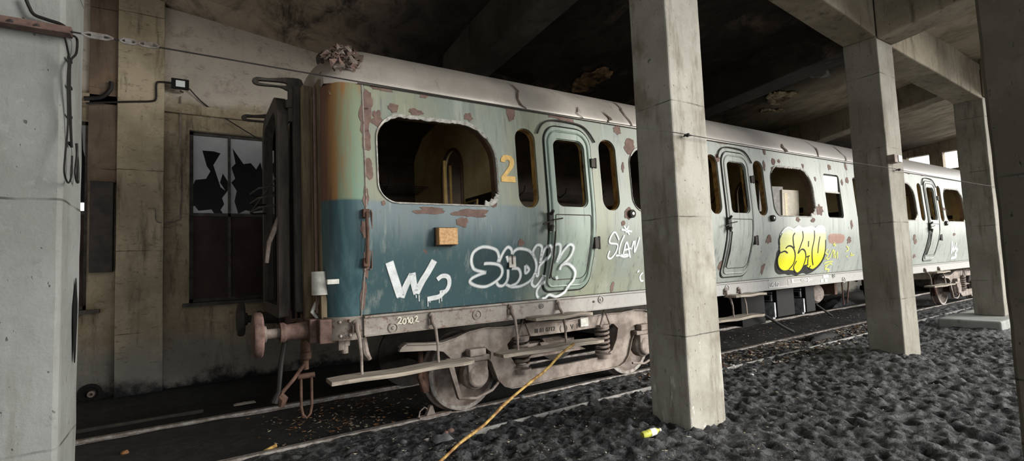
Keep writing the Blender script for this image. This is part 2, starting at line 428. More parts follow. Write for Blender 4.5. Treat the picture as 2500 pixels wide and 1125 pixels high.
# scabs of bare plaster on the soffit
def scab(name, px, py, y, rx, ry, mat, label, seed, parts=1):
    p = onp(px, py, 1, y); rr = random.Random(seed); m = MB()
    # walk the sight line to the slab
    r = ray(px, py); t = 0
    for i in range(400):
        t = i * .00008 * 1; q = CAM + r * (i * .00006)
        if q.z > zslab(q.x, q.y): break
    c = q
    for b in range(parts):
        ox, oy = (rr.uniform(-rx, rx) * .7, rr.uniform(-ry, ry) * .7) if parts > 1 else (0, 0); s = rr.uniform(.25, .6) if parts > 1 else 1
        ring = []; n = 26
        for k in range(n):
            a = 2 * PI * k / n; w = 1 + .35 * noise.noise(Vector((math.cos(a) * 2.2 + seed + b, math.sin(a) * 2.2, seed))) + .12 * rr.uniform(-1, 1)
            ring.append((c.x + ox + rx * s * w * math.cos(a), c.y + oy + ry * s * w * math.sin(a)))
        m.prism([ring], lambda u, v, d: (u, v, zslab(u, v) - .03 - d), 0.0, .03)
    o = m.build(name, mat); return o

# wall at the back with its two steel windows
def wall_seg(m, x0, x1, z0, z1f, y0=8.8, y1=9.1):
    n = max(1, int((x1 - x0) / .5))
    for i in range(n):
        a = x0 + (x1 - x0) * i / n; b = x0 + (x1 - x0) * (i + 1) / n
        za = z1f if not callable(z1f) else z1f(a); zb = z1f if not callable(z1f) else z1f(b)
        m.hexa([(a, y0, z0), (b, y0, z0), (a, y1, z0), (b, y1, z0), (a, y0, za), (b, y0, zb), (a, y1, za), (b, y1, zb)])
top = lambda x: zslab(x, 8.8) + .2
m = MB()
wall_seg(m, -9, -2.6, -.6, top); wall_seg(m, -2.6, -1.24, -.6, 1.25); wall_seg(m, -2.6, -1.24, 3.87, top)
wall_seg(m, -1.24, -.07, -.6, top)
wall_seg(m, -.07, 1.62, -.6, 1.25); wall_seg(m, -.07, 1.62, 3.87, top); wall_seg(m, 1.62, 24.3, -.6, top)
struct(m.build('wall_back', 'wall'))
m = MB(); wall_seg(m, -.92, -.38, -.6, lambda x: zslab(x, 8.7) + .1, 8.68, 8.8)
struct(m.build('trim_1', 'pilaster', bevel=.01))
m = MB(); m.box(-2.7, 1.8, 8.74, 8.8, 4.10, 4.24)       # lintel course
m2 = MB(); m2.box(-1.24, -.92, 8.74, 8.8, 3.0, 6.6); struct(m2.build('trim_4', 'recess', bevel=.01))
struct(m.build('trim_2', 'wall', bevel=.01))
m = MB()
for i in range(24):                                       # haunch beam where wall and soffit meet
    a, b = -2 + i, -1 + i
    m.hexa([(a, 8.35, zslab(a, 8.35) - .38), (b, 8.35, zslab(b, 8.35) - .38), (a, 8.8, zslab(a, 8.8) - .42), (b, 8.8, zslab(b, 8.8) - .42),
            (a, 8.2, zslab(a, 8.2) + .1), (b, 8.2, zslab(b, 8.2) + .1), (a, 8.8, zslab(a, 8.8) + .1), (b, 8.8, zslab(b, 8.8) + .1)])
struct(m.build('trim_3', 'ceil'))
# dark store room behind the windows, with one far daylight slot
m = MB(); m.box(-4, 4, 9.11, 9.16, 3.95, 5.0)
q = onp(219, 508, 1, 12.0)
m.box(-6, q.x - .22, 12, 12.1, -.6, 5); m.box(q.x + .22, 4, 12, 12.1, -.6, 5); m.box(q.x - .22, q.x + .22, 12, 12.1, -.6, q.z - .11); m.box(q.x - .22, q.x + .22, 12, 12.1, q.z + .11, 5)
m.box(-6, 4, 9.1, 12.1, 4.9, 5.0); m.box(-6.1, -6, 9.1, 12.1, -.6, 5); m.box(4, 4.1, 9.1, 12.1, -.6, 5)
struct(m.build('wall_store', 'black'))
# left end wall and far gable with high openings
m = MB(); m.box(-6.3, -6, -1.5, 9.1, -.6, 8); struct(m.build('wall_left', 'wall'))
m = MB(); X0 = 24.0
m.box(X0, X0 + .3, 5.2, 9.1, -.6, 4.55); m.box(X0, X0 + .3, 5.2, 9.1, 5.22, 6.3)
for a, b in ((5.2, 6.18), (6.62, 7.02), (7.75, 9.1)): m.box(X0, X0 + .3, a, b, 4.55, 5.22)
struct(m.build('wall_far', 'beam'))

m = MB(); m.box(-6, -0.6, -2.9, -2.6, -.3, 8); struct(m.build('light_block_front', 'beam'))  # unseen wall added behind the camera to cut sky light from the left
m = MB(); m.box(3.6, 3.9, -14, -1.9, -.3, 8); struct(m.build('light_block_yard', 'soot_beam'))  # unseen wall added to block sky light, dark so it bounces little
# steel windows
SH = [   # shard polygons per bay, in bay coordinates (0..1, 0..1)
 [[(0, 1), (1, 1), (1, .42), (.86, .52), (.78, .40), (.93, .30), (.80, .34), (.60, .62), (.80, .78), (.62, .80), (.30, .80), (.42, .60), (.52, .54), (.40, .44), (.12, .42), (0, .30)],
  [(0, 0), (.62, 0), (.55, .05), (.2, .03), (.1, .09), (0, .08)], [(1, 0), (1, .3), (.84, .2), (.9, .12), (.8, .05), (.86, 0)]],
 [[(0, 1), (1, 1), (1, .38), (.93, .48), (.82, .70), (.70, .60), (.55, .68), (.35, .66), (.05, .86), (.13, .66), (.02, .60), (.12, .46), (0, .40)],
  [(0, 0), (.2, 0), (.1, .16), (.16, .3), (0, .42)], [(.2, 0), (1, 0), (1, .3), (.9, .18), (.96, .06), (.6, .03), (.4, .05)]],
 [[(0, 1), (.62, 1), (.30, .86), (.05, .66), (.12, .5), (.3, .38), (0, .28)], [(0, 0), (.3, 0), (.1, .10), (.22, .22), (0, .26)], [(.8, 1), (1, 1), (1, .5), (.85, .7)]]]
def steel_window(name, xs_, z0, zm, z1):
    x0, x1 = xs_[0], xs_[-1]
    m = MB()
    m.box(x0, x0 + .05, 8.9, 8.96, z0, z1); m.box(x1 - .05, x1, 8.9, 8.96, z0, z1); m.box(x0, x1, 8.9, 8.96, z1 - .05, z1); m.box(x0, x1, 8.9, 8.96, z0, z0 + .05)
    for x in xs_[1:-1]: m.box(x - .02, x + .02, 8.89, 8.96, z0, z1)
    m.box(x0, x1, 8.89, 8.96, zm - .03, zm + .02)
    w = struct(m.build(name, 'window_steel'))
    for i, (a, b) in enumerate(zip(xs_, xs_[1:])):
        p = MB(); p.box(a + .02, b - .02, 8.915, 8.935, z0 + .03, zm - .02); p.build('lower_panel', 'window_panel', w)
        g = MB()
        for poly in SH[i % 3]:
            lp = [(a + .02 + (b - a - .04) * u, zm + .02 + (z1 - zm - .05) * v) for u, v in poly]
            g.prism([lp], lambda u, v, d: (u, d, v), 8.925, 8.931)
        o = g.build('broken_pane', 'glass', w); o['label'] = 'dusty broken glass pane with jagged edges'
    s = MB(); s.box(x0 - .08, x1 + .15, 8.70, 8.92, z0 - .05, z0); s.build('sill', 'window_steel', w)
    return w
steel_window('window_1', [-.07, .46, 1.02, 1.62], 1.25, 2.59, 3.87)
steel_window('window_2', [-2.6, -2.1, -1.65, -1.24], 1.25, 2.59, 3.87)

# columns
def column(x0, x1, y0, y1, z1, label, z0=-.15, mat='conc'):
    m = MB(); n = 40
    # shaft with slightly wavering arrises
    ring = [(x0, y0), (x1, y0), (x1, y1), (x0, y1)]
    vs = []; fs = []
    for i in range(n + 1):
        z = z0 + (z1 - z0) * i / n
        for k, (x, y) in enumerate(ring):
            vs.append((x + .006 * noise.noise(Vector((x * 3, k * 9, z * 4))), y + .006 * noise.noise(Vector((y * 5, k * 7 + 4, z * 4))), z))
    for i in range(n):
        for k in range(4): fs.append((i * 4 + k, i * 4 + (k + 1) % 4, (i + 1) * 4 + (k + 1) % 4, (i + 1) * 4 + k))
    fs += [(3, 2, 1, 0), tuple(n * 4 + k for k in range(4))]
    m.add(vs, fs); o = m.build('concrete_column', mat, bevel=.018)
    return tag(o, label, 'column')
P1 = column(-1.08, -.53, 3.09, 3.56, 6.8, 'pale concrete column with rusty bracket and hanging black cables')
P2 = column(3.91, 4.45, 3.09, 3.56, 6.2, 'tall square concrete column in front of the coach middle, bottle at its foot', mat='conc_mid')
P3 = column(8.80, 9.38, 3.07, 3.54, 4.92, 'concrete column with small lamp on it, beams meeting on top', mat='conc_shaded')
P4 = column(13.90, 14.40, 3.09, 3.57, 4.75, 'dark concrete column on a raised kerb near the far coach end', z0=.16, mat='conc_shaded')
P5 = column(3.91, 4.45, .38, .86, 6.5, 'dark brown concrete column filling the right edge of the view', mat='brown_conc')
m = MB(); m.box(12.9, 17.5, 2.93, 3.9, -.3, .16)
tag(m.build('concrete_plinth', 'conc', bevel=.03), 'low concrete slab under the farthest column', 'plinth')

def beam(name, pts_lo, w, depth, axis, label, mat='beam'):
    """pts_lo: two soffit points on the near/left arris; w: width along +axis"""
    (a, b) = [Vector(p) for p in pts_lo]; off = Vector((w, 0, 0)) if axis == 'x' else Vector((0, w, 0)); n = 14
    m = MB(); vs = []; fs = []
    for i in range(n + 1):
        p = a.lerp(b, i / n); j = .012 * noise.noise(p * 1.7)
        vs += [p + Vector((0, 0, j)), p + off + Vector((0, 0, -j)), p + off + Vector((0, 0, depth)), p + Vector((0, 0, depth))]
    for i in range(n):
        for k in range(4): fs.append((i * 4 + k, i * 4 + (k + 1) % 4, (i + 1) * 4 + (k + 1) % 4, (i + 1) * 4 + k))
    fs += [(3, 2, 1, 0), tuple(n * 4 + k for k in range(4))]
    o = m.add(vs, fs).build(name, mat, bevel=.02); return tag(o, label, 'beam')
beam('concrete_beam', [(-1.1, 3.09, 5.95), (3.91, 3.09, 5.4)], .46, .9, 'y', 'concrete beam spanning from the cabled column to the middle column')
beam('concrete_beam', [(4.45, 3.09, 5.36), (8.80, 3.07, 4.90)], .46, .75, 'y', 'concrete beam running from the middle column to the lamp column')
beam('concrete_beam', [(9.38, 3.09, 4.88), (13.90, 3.09, 4.70)], .46, .75, 'y', 'concrete beam between the lamp column and the farthest column')
beam('concrete_beam', [(14.40, 3.09, 4.70), (23.9, 3.12, 4.8)], .46, .75, 'y', 'concrete beam beyond the farthest column')
beam('concrete_beam', [(8.80, 3.07, 4.87), (8.80, -1.5, 5.45)], .56, .75, 'x', 'dark cross beam leaving the lamp column top towards upper right')
beam('concrete_beam', [(13.90, 3.09, 4.75), (13.90, -1.5, 5.3)], .5, .8, 'x', 'cross beam above the farthest column towards the open side')
m = MB()
def hx(x0, x1, ya, za, yb, zb, up):
    m.hexa([(x0, ya, za), (x1, ya, za), (x0, yb, zb), (x1, yb, zb), (x0, ya, za + up), (x1, ya, za + up), (x0, yb, zb + up), (x1, yb, zb + up)])
hx(3.95, 4.46, 3.56, 5.36, 8.8, 4.90, 1.0)
tag(m.build('concrete_beam', 'soot_beam', bevel=.02), 'sooty cross beam between back wall and middle column above coach roof', 'beam')
m = MB(); hx(8.8, 9.35, 3.54, 4.85, 8.8, 4.42, .8)
tag(m.build('concrete_beam', 'ceil', bevel=.02), 'black sooty cross beam behind the lamp column', 'beam')
m = MB(); hx(13.9, 14.4, 3.60, 5.0, 8.8, 4.2, .7)
tag(m.build('concrete_beam', 'beam', bevel=.02), 'cross beam over the coach between lamp column and farthest column', 'beam')
m = MB(); hx(3.91, 4.45, .86, 5.66, 3.09, 5.44, .8)
tag(m.build('concrete_beam', 'beam', bevel=.02), 'cross beam joining the middle column to the right edge column', 'beam')

# ------------------------------------------------------------------ ground
def gh(x, y):
    if y > 5.24:
        b = -.045 if y < 6.9 else -.10
        e = min(1, max(0, (y - 5.24) / .12)); 
        if y > 8.0: b += .14 * min(1, (y - 8.0) / .5)
        hgt = b * e + .02 * noise.noise(Vector((x * 2, y * 2, 1)))
        return hgt
    v = Vector((x, y, 0))
    a = noise.noise(v * .8) * .02 + noise.noise(v * 3.1 + Vector((7, 3, 0))) * .010
    n3 = noise.noise(v * 7.5 + Vector((1, 8, 2))); a += (abs(n3) ** .8) * .036 * (1 if n3 > 0 else -1)
    a += noise.noise(v * 15) * .034 - max(0, noise.noise(v * 8.5 + Vector((3, 3, 9))) - .15) * .11
    k = min(1, max(0, (5.12 - y) / .5)); a *= .35 + .65 * k
    for (cx_, cy_, s, hh) in ((8.55, 3.45, .45, .12), (3.6, 3.5, .4, .07), (13.2, 2.9, .6, .05)):
        a += hh * math.exp(-((x - cx_) ** 2 + (y - cy_) ** 2) / (2 * s * s))
    a -= .22 * math.exp(-((x - 13.6) ** 2 / 1.4 + (y - 2.72) ** 2 / .03))
    return a - .015
xs = []; x = -3.0
while x < 26: xs.append(x); x += .028 if -.5 < x < 7 else (.045 if x < 12 else .12)
ys = []; y = -1.5
while y < 8.85:
    ys.append(y); y += (.10 if y < .6 else (.028 if y < 5.3 else .09))
ys.append(8.85)
nx, ny = len(xs), len(ys)
vs = [(x, y, gh(x, y)) for x in xs for y in ys]
fs = [(i * ny + j, (i + 1) * ny + j, (i + 1) * ny + j + 1, i * ny + j + 1) for i in range(nx - 1) for j in range(ny - 1)]
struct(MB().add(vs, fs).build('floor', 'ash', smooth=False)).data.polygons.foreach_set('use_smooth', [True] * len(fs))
m = MB(); m.box(-40, 60, -60, -1.45, -.3, -.05); struct(m.build('floor_yard', 'yard'))
m = MB(); m.box(26, 60, -1.45, 9, -.3, -.05); struct(m.build('floor_yard_far', 'yard'))

def rail(y, label):
    prof = [(-.06, -.14), (.06, -.14), (.06, -.125), (.012, -.11), (.012, -.04), (.036, -.03), (.036, -.004), (.028, 0), (-.028, 0), (-.036, -.004), (-.036, -.03), (-.012, -.04), (-.012, -.11), (-.06, -.125)]
    n = len(prof); vs = []; fs = []
    for x in (-4, 25.5): vs += [(x, y + a, b + .004) for a, b in prof]
    for k in range(n): fs.append((k, (k + 1) % n, n + (k + 1) % n, n + k))
    fs += [tuple(range(n))[::-1], tuple(range(n, 2 * n))]
    return tag(MB().add(vs, fs).build('rail', 'rail_steel'), label, 'rail')
rail(5.21, 'worn steel rail under the near wheels of the coach')
rail(6.86, 'dusty steel rail on the wall side of the coach')
m = MB(); m.box(2.3, 25, 4.445, 4.475, -.12, .010)
tag(m.build('track_kerb', 'stone_grey', bevel=.01), 'thin pale edging strip in the ash parallel to the rails', 'kerb')
m = MB(); m.box(-3, .1, 7.60, 7.66, -.2, -.06)
tag(m.build('drain_edge', 'dark_steel', bevel=.01), 'narrow edging strip near the foot of the back wall', 'kerb')

# ------------------------------------------------------------------ the coach
CO = empty('railway_coach', (11.4, 6.03, 0), 'derelict green and teal railway coach with graffiti and empty windows', 'railway coach')
PR = [(1.21, 4.80), (1.36, 4.755), (1.6, 4.67), (1.85, 4.60), (2.0, 4.575), (2.3, 4.565), (2.8, 4.59), (3.2, 4.61), (3.42, 4.63)]
YC = 6.03
_prs = crom([(a, b, 0) for a, b in PR], 6)
_pt = [(p.x, p.y) for p in _prs]
def ys_(z): return lerp_tab(_pt, z)
def side(px, py, off=0.0):
    y = 4.6
    for _ in range(6):
        q = onp(px, py, 1, y); y = ys_(min(3.42, max(1.21, q.z))) - off
    return q
def fs_side(u, v, d): return (u, ys_(v) + d, v)
X0, X1 = 1.33, 21.5
# openings: (x0,x1,z0,z1,radii)
WIN_BIG = [(1.47, 2.80), (4.89, 6.25), (8.30, 9.69), (13.1, 14.52), (16.45, 17.9), (20.0, 21.3)]
WIN_SL = [(3.07, 3.35), (4.35, 4.65), (6.54, 6.84), (7.80, 8.10), (14.73, 15.0), (16.02, 16.28), (18.2, 18.48), (19.5, 19.78)]
WIN_SM = [(10.15, 10.78), (11.36, 11.9), (12.35, 12.65)]
DOORS = [(3.48, 4.19), (6.93, 7.66), (15.14, 15.86), (18.6, 19.33)]
def wbig(a, b): return [(x, z) for x, z in big_loop(a, b)]
def big_loop(a, b):
    # high rounded top that arches slightly, soft lower corners
    lp = rrect(a, b, 2.28, 3.12, (.19, .15, .36, .22), 9); out = []
    for x, z in lp:
        if z > 2.8: z += .07 * math.sin(PI * (x - a) / (b - a)) * (z - 2.8) / .32
        out.append((x, z))
    return out
def slim(a, b): return rrect(a, b, 2.27, 3.20, (b - a) * .47, 8)
def small(a, b): return rrect(a, b, 2.27, 3.13, .07, 5)
holes = [big_loop(a, b) for a, b in WIN_BIG] + [slim(a, b) for a, b in WIN_SL] + [small(a, b) for a, b in WIN_SM] + \
        [rrect(a + .13, b - .11, 2.30, 3.12, .10, 5) for a, b in DOORS]
outer = []
x = X0
zs_edge = [1.21 + (3.42 - 1.21) * i / 20 for i in range(21)]
outer = [(X0, z) for z in zs_edge[::-1]] + [(X1, z) for z in zs_edge]
m = MB(); m.prism([outer] + holes, fs_side, 0, .035, grid=(.35, .11))
# peeled patches down to primer (measured spots on the side)
def blob(m, px, py, rx, ry, seed, mi=1, off=.004, rag=.35):
    c = side(px, py); rr = random.Random(seed); n = 22; ring = []
    for k in range(n):
        a = 2 * PI * k / n; w = 1 + rag * noise.noise(Vector((math.cos(a) * 1.8 + seed * 3, math.sin(a) * 1.8, seed))) * 1.6 + .10 * rr.uniform(-1, 1)
        ring.append((c.x + rx * w * math.cos(a), min(3.42, max(1.21, c.z + ry * w * math.sin(a)))))
    m.prism([ring], lambda u, v, d: (u, ys_(v) - d, v), off, None, mi)
BL = [(935, 214, .16, .05), (1035, 232, .06, .045), (960, 264, .06, .065), (1014, 273, .10, .045), (921, 290, .07, .10), (895, 250, .075, .16), (893, 340, .05, .16), (891, 285, .07, .18),
      (902, 410, .05, .13), (1144, 286, .06, .06), (1246, 275, .075, .15), (1248, 262, .16, .04), (1365, 287, .22, .04), (1390, 297, .08, .035), (1507, 318, .09, .09), (1538, 355, .13, .14), (1520, 408, .035, .09),
      (1049, 514, .20, .05), (1147, 520, .26, .06), (1130, 540, .08, .07), (1272, 592, .055, .055), (1206, 498, .05, .05), (1533, 520, .08, .10), (1522, 545, .04, .04), (1494, 700, .035, .09), (936, 495, .03, .03),
      (893, 480, .035, .15), (892, 560, .05, .12), (895, 640, .04, .18), (887, 720, .035, .2),
      (1765, 348, .30, .035), (1865, 370, .05, .11), (1865, 405, .05, .12), (1751, 385, .08, .08), (1888, 395, .08, .07), (1901, 393, .05, .05), (1960, 405, .05, .06), (1990, 437, .04, .06), (1885, 412, .04, .04),
      (2000, 512, .16, .13), (1877, 585, .10, .10), (1862, 655, .06, .12), (1948, 535, .09, .06), (1985, 537, .09, .06), (2024, 408, .08, .07), (2064, 405, .06, .13), (2068, 440, .08, .09), (2073, 585, .10, .09), (2079, 547, .05, .12), (1756, 650, .05, .10), (2055, 445, .05, .08),
      (2232, 625, .1, .06), (2232, 580, .08, .1), (2235, 590, .1, .08), (2250, 425, .2, .05), (2305, 510, .1, .05), (2330, 572, .1, .05), (2215, 420, .2, .06)]
for i, (a, b, c, d) in enumerate(BL): blob(m, a, b, c * .8, d * .75, i + 3)
m.build('body_side', ['paint', 'primer'], CO, smooth=True)
# pale jagged edges left where the window rubbers were torn out + window linings
def lining(loop, name, mat, depth=.085, t=.028, pad=.0):
    c = (sum(p[0] for p in loop) / len(loop), sum(p[1] for p in loop) / len(loop))
    inner = [(p[0] + (c[0] - p[0]) * t / max(.1, abs(c[0] - p[0]) + abs(c[1] - p[1])), p[1] + (c[1] - p[1]) * t / max(.1, abs(c[0] - p[0]) + abs(c[1] - p[1]))) for p in loop]
    m = MB(); m.prism([loop, inner], fs_side, .03, .03 + depth); return m.build(name, mat, CO, smooth=True)
def seal(loop, zlo, amp, seed, name='torn_seal'):
    rr = random.Random(seed); N = len(loop); vs = []; fs = []
    cx_ = sum(p[0] for p in loop) / N; cz_ = sum(p[1] for p in loop) / N
    fine = []
    for i in range(N):
        a, b = loop[i], loop[(i + 1) % N]; L = math.hypot(b[0] - a[0], b[1] - a[1]); k = max(1, int(L / .03))
        for j in range(k): fine.append((a[0] + (b[0] - a[0]) * j / k, a[1] + (b[1] - a[1]) * j / k))
    ring_o, ring_i = [], []
    for (x, z) in fine:
        d = Vector((cx_ - x, cz_ - z)); 
        if abs(z - cz_) > .3: d.x *= .2
        d.normalize(); k = amp(x, z) * rr.uniform(.45, 1.1)
        ring_o.append((x - d.x * .012, z - d.y * .012)); ring_i.append((x + d.x * k, z + d.y * k))
    n = len(fine)
    for (x, z) in ring_o: vs.append((x, ys_(z) - .012, z))
    for (x, z) in ring_i: vs.append((x, ys_(z) - .002, z))
    for (x, z) in ring_i: vs.append((x, ys_(z) + .02, z))
    for i in range(n):
        j = (i + 1) % n; fs += [(i, j, n + j, n + i), (n + i, n + j, 2 * n + j, 2 * n + i)]
    return MB().add(vs, fs).build(name, 'seal', CO, smooth=True)
for i, (a, b) in enumerate(WIN_BIG):
    lp = big_loop(a, b); lining(lp, 'window_lining', 'brown_panel', .09, .02)
    seal(lp, 0, lambda x, z, a=a, b=b: (.026 if z > 3.03 else (.06 if (z < 2.42 and x > b - .16) else .004)), i)
for a, b in WIN_SL: lining(slim(a, b), 'window_lining', 'wood_trim', .075, .010)
for a, b in WIN_SM: lining(small(a, b), 'window_lining', 'dark_steel', .05, .03)
# half-dropped pane of the small window
m = MB(); m.box(10.18, 10.75, 4.62, 4.63, 2.78, 3.10); m.box(10.16, 10.77, 4.60, 4.64, 2.76, 2.79, 1); m.build('dropped_pane', ['glass', 'seal'], CO)

# doors
def make_door(a, b, first):
    lp = rrect(a, b, 1.30, 3.27, (.11, .16, .22, .20), 8); wn = rrect(a + .12, b - .10, 2.29, 3.13, (.09, .10, .11, .09), 6)
    m = MB(); m.prism([lp, wn], fs_side, -.018, .03, grid=(.2, .11)); d = m.build('door', 'door_paint', CO, smooth=True)
    # raised outer beads
    def bead(loop, r, off, nm, mat):
        mm = MB(); loop = [(loop[i][0] + (loop[(i + 1) % len(loop)][0] - loop[i][0]) * j / 8, loop[i][1] + (loop[(i + 1) % len(loop)][1] - loop[i][1]) * j / 8) for i in range(len(loop)) for j in (range(8) if math.hypot(loop[i][0] - loop[(i + 1) % len(loop)][0], loop[i][1] - loop[(i + 1) % len(loop)][1]) > .15 else (0,))]
        pts = [(x, ys_(z) - off, z) for x, z in loop] + [(loop[0][0], ys_(loop[0][1]) - off, loop[0][1])]
        mm.tube(pts, r, 6, cap=False); return mm.build(nm, mat, d, smooth=True)
    bead(rrect(a - .012, b + .012, 1.285, 3.285, (.12, .17, .23, .21), 8), .007, .004, 'door_seal', 'black')
    bead(rrect(a + .045, b - .045, 1.35, 3.22, (.09, .13, .18, .17), 8), .014, .020, 'moulding', 'door_paint')
    bead(rrect(a + .085, b - .075, 1.43, 2.20, (.08, .10, .02, .02), 5), .006, .018, 'panel_groove', 'dark_steel')
    mm = MB(); mm.prism([wn, rrect(a + .130, b - .110, 2.30, 3.12, .09, 6)], fs_side, .02, .075); mm.build('window_trim', 'wood_trim', d, smooth=True)
    # drip rail above the door
    mm = MB(); pts = [(a - .10, 3.16), (a - .02, 3.28), (a + .12, 3.345), ((a + b) / 2, 3.355), (b - .12, 3.335), (b + .0, 3.26), (b + .09, 3.14)]
    cr = crom([(p[0], p[1], 0) for p in pts], 5); mm.tube([(p.x, ys_(p.y) - .018, p.y) for p in cr], .011, 6); mm.build('drip_rail', 'dark_steel', CO, smooth=True)
    for z in (2.86, 1.86):
        h = MB(); y = ys_(z); s = .055 if z > 2 else .07
        h.box(b - .03, b + .05, y - .055, y + .01, z - s, z + s); h.cyl((b + .045, y - .045, z - s - .01), (b + .045, y - .045, z + s + .01), .018, 10)
        h.build('hinge', 'dark_steel', d, bevel=.006)
    h = MB(); y = ys_(2.1)
    h.box(a - .03, a + .03, y - .05, y, 2.03, 2.22); h.cyl((a, y - .05, 2.20), (a, y - .09, 2.24), .02, 8); h.cyl((a - .02, y - .06, 2.0), (a + .0, y - .07, 2.07), .022, 8)
    h.tube([(a + .01, y - .07, 2.13), (a + .14, y - .085, 2.15)], .009, 8); h.tube([(a - .01, y - .06, 2.12), (a - .14, y - .07, 2.08)], .010, 8)
    h.build('handle', 'dark_steel', d, bevel=.004)
    h = MB(); y1 = ys_(1.7)
    h.tube([(a + .055, ys_(2.0) - .05, 2.0), (a + .055, ys_(1.7) - .055, 1.7), (a + .05, ys_(1.45) - .05, 1.45)], .010, 8); h.build('grab_rail', 'dark_steel', d, smooth=True)
    return d
for i, (a, b) in enumerate(DOORS): make_door(a, b, i == 0)

# roof
RP = [(4.625, 3.415), (4.618, 3.47), (4.65, 3.58), (4.73, 3.71), (4.88, 3.84), (5.1, 3.955), (5.4, 4.06), (5.7, 4.12), (6.03, 4.14)]
rp = [(p.x, p.y) for p in crom([(a, b, 0) for a, b in RP], 3)]
full = rp + [(2 * YC - a, b) for a, b in rp[::-1][1:]]
m = MB(); vs = []; fs = []
stn = [(1.02, .40, .13), (1.10, .22, .07), (1.22, .09, .03), (1.36, .02, .008), (1.5, 0, 0)] + [(1.5 + 1.0 * i, 0, 0) for i in range(1, 20)] + [(21.5, 0, 0)]
for (x, dz, dy) in stn:
    for (y, z) in full:
        k = max(0, (z - 3.415)) / .72
        vs.append((x, y + (dy if y < YC else -dy), z - dz * k))
n = len(full)
for i in range(len(stn) - 1):
    for k in range(n - 1): fs.append((i * n + k, i * n + k + 1, (i + 1) * n + k + 1, (i + 1) * n + k))
fs += [tuple(range(n)), tuple((len(stn) - 1) * n + k for k in range(n))[::-1]]
m.add(vs, fs); m.build('roof', 'roof', CO, smooth=True)
m = MB(); m.tube([(1.30, 4.612, 3.42), (21.5, 4.612, 3.42)], .005, 6); m.build('gutter', 'dark_steel', CO, smooth=True)
# torn seams in the roof skin
for i, (x, dz, w) in enumerate(((4.97, .34, .02), (3.22, .28, .022), (4.62, .1, .03), (10.1, .3, .03), (11.2, .26, .03), (8.9, .12, .05), (4.1, .12, .015))):
    m = MB(); rr = random.Random(i); L = []; Rr = []
    for k in range(8):
        t_ = k / 7 * dz / .72; j = min(len(rp) - 1, 1 + int(t_ * (len(rp) - 2) * 1.0) + k // 3); y, z = rp[j]
        ww = w * math.sin(PI * (k + .5) / 8) * rr.uniform(.4, 1.2); ox = .04 * math.sin(k * 1.3 + i) - .012 * k
        L.append((x + ox - ww, y - .012, z + .006)); Rr.append((x + ox + ww, y - .012, z + .006))
    m.add(L + Rr, [(k, k + 1, 9 + k, 8 + k) for k in range(7)]); m.build('torn_roof_seam', 'dark_rust', CO)

# solebar
m = MB(); m.box(X0 - .0, X1, 4.66, 4.74, 1.02, 1.205); m.box(X0, X1, 4.63, 4.68, 1.195, 1.215); m.box(X0, X1, 4.64, 4.7, 1.02, 1.032)
m.box(X0, X1, 7.30, 7.4, 1.02, 1.205); m.build('solebar', 'solebar', CO, bevel=.004)
# rivet discs and bolts on the solebar
for px, py, r in ((1165, 768, .055), (1322, 747, .03), (1450, 736, .015), (1467, 731, .045), (960, 800, .05), (1775, 703, .05), (2060, 683, .06), (2035, 672, .05)):
    m = MB(); q = onp(px, py, 1, 4.655); m.lathe((q.x, 4.665, q.z), (0, -1, 0), [(0, r), (.015, r), (.018, r * .8), (.006, r * .7), (.012, r * .35), (.02, r * .3), (.022, 0.001)], 18)
    m.build('cover_disc', 'solebar', CO, smooth=True)

# under body, inner shell
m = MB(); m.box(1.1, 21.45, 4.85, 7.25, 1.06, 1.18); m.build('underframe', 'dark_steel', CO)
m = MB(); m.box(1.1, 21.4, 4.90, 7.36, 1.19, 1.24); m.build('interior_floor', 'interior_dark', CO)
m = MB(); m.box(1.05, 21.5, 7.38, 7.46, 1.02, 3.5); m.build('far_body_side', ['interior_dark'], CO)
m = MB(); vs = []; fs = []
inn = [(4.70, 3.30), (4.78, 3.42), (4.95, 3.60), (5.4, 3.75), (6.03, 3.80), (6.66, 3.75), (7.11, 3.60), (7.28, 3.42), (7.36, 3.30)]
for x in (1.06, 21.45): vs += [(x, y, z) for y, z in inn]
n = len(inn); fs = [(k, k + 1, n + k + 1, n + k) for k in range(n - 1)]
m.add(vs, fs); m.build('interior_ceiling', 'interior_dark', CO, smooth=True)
# partitions with tan panels and arched openings
for px_ in (2.95, 9.92, 12.1, 18.1, 19.9):
    m = MB(); o = [(4.88, 1.24), (7.36, 1.24), (7.36, 3.35), (7.0, 3.62), (6.03, 3.78), (5.0, 3.62), (4.72, 3.35), (4.72, 1.95)]
    arch = rrect(5.68, 6.26, 1.30, 3.22, (.02, .02, .27, .27), 8)
    m.prism([o, arch], lambda u, v, d: (d, u, v), px_, px_ + .04); p = m.build('partition', 'tan_panel', CO)
    m = MB(); m.box(px_ - .01, px_ + .05, 4.90, 5.62, 1.24, 2.50); m.build('dado', 'seat_vinyl', p)
    m = MB(); m.box(px_ - .01, px_ + .05, 6.32, 7.36, 1.24, 2.36); m.build('dado', 'seat_vinyl', p)
    m = MB(); pts = [(px_ - .02, 5.68, 1.3), (px_ - .02, 5.68, 2.95)] + [(px_ - .02, 5.97 - .285 * math.cos(a), 2.95 + .27 * math.sin(a)) for a in [PI * k / 10 for k in range(1, 10)]] + [(px_ - .02, 6.26, 2.95), (px_ - .02, 6.26, 1.3)]
    m.tube(pts, .022, 8); m.build('door_frame', 'brown_panel', p, smooth=True)
# grab poles
for x, y in ((2.60, 5.5), (2.80, 5.75), (7.3, 5.4), (4.1, 5.6), (15.5, 5.4)):
    m = MB(); m.cyl((x, y, 1.24), (x, y, 2.95), .02, 10); m.build('grab_pole', 'number_yellow', CO, smooth=True)
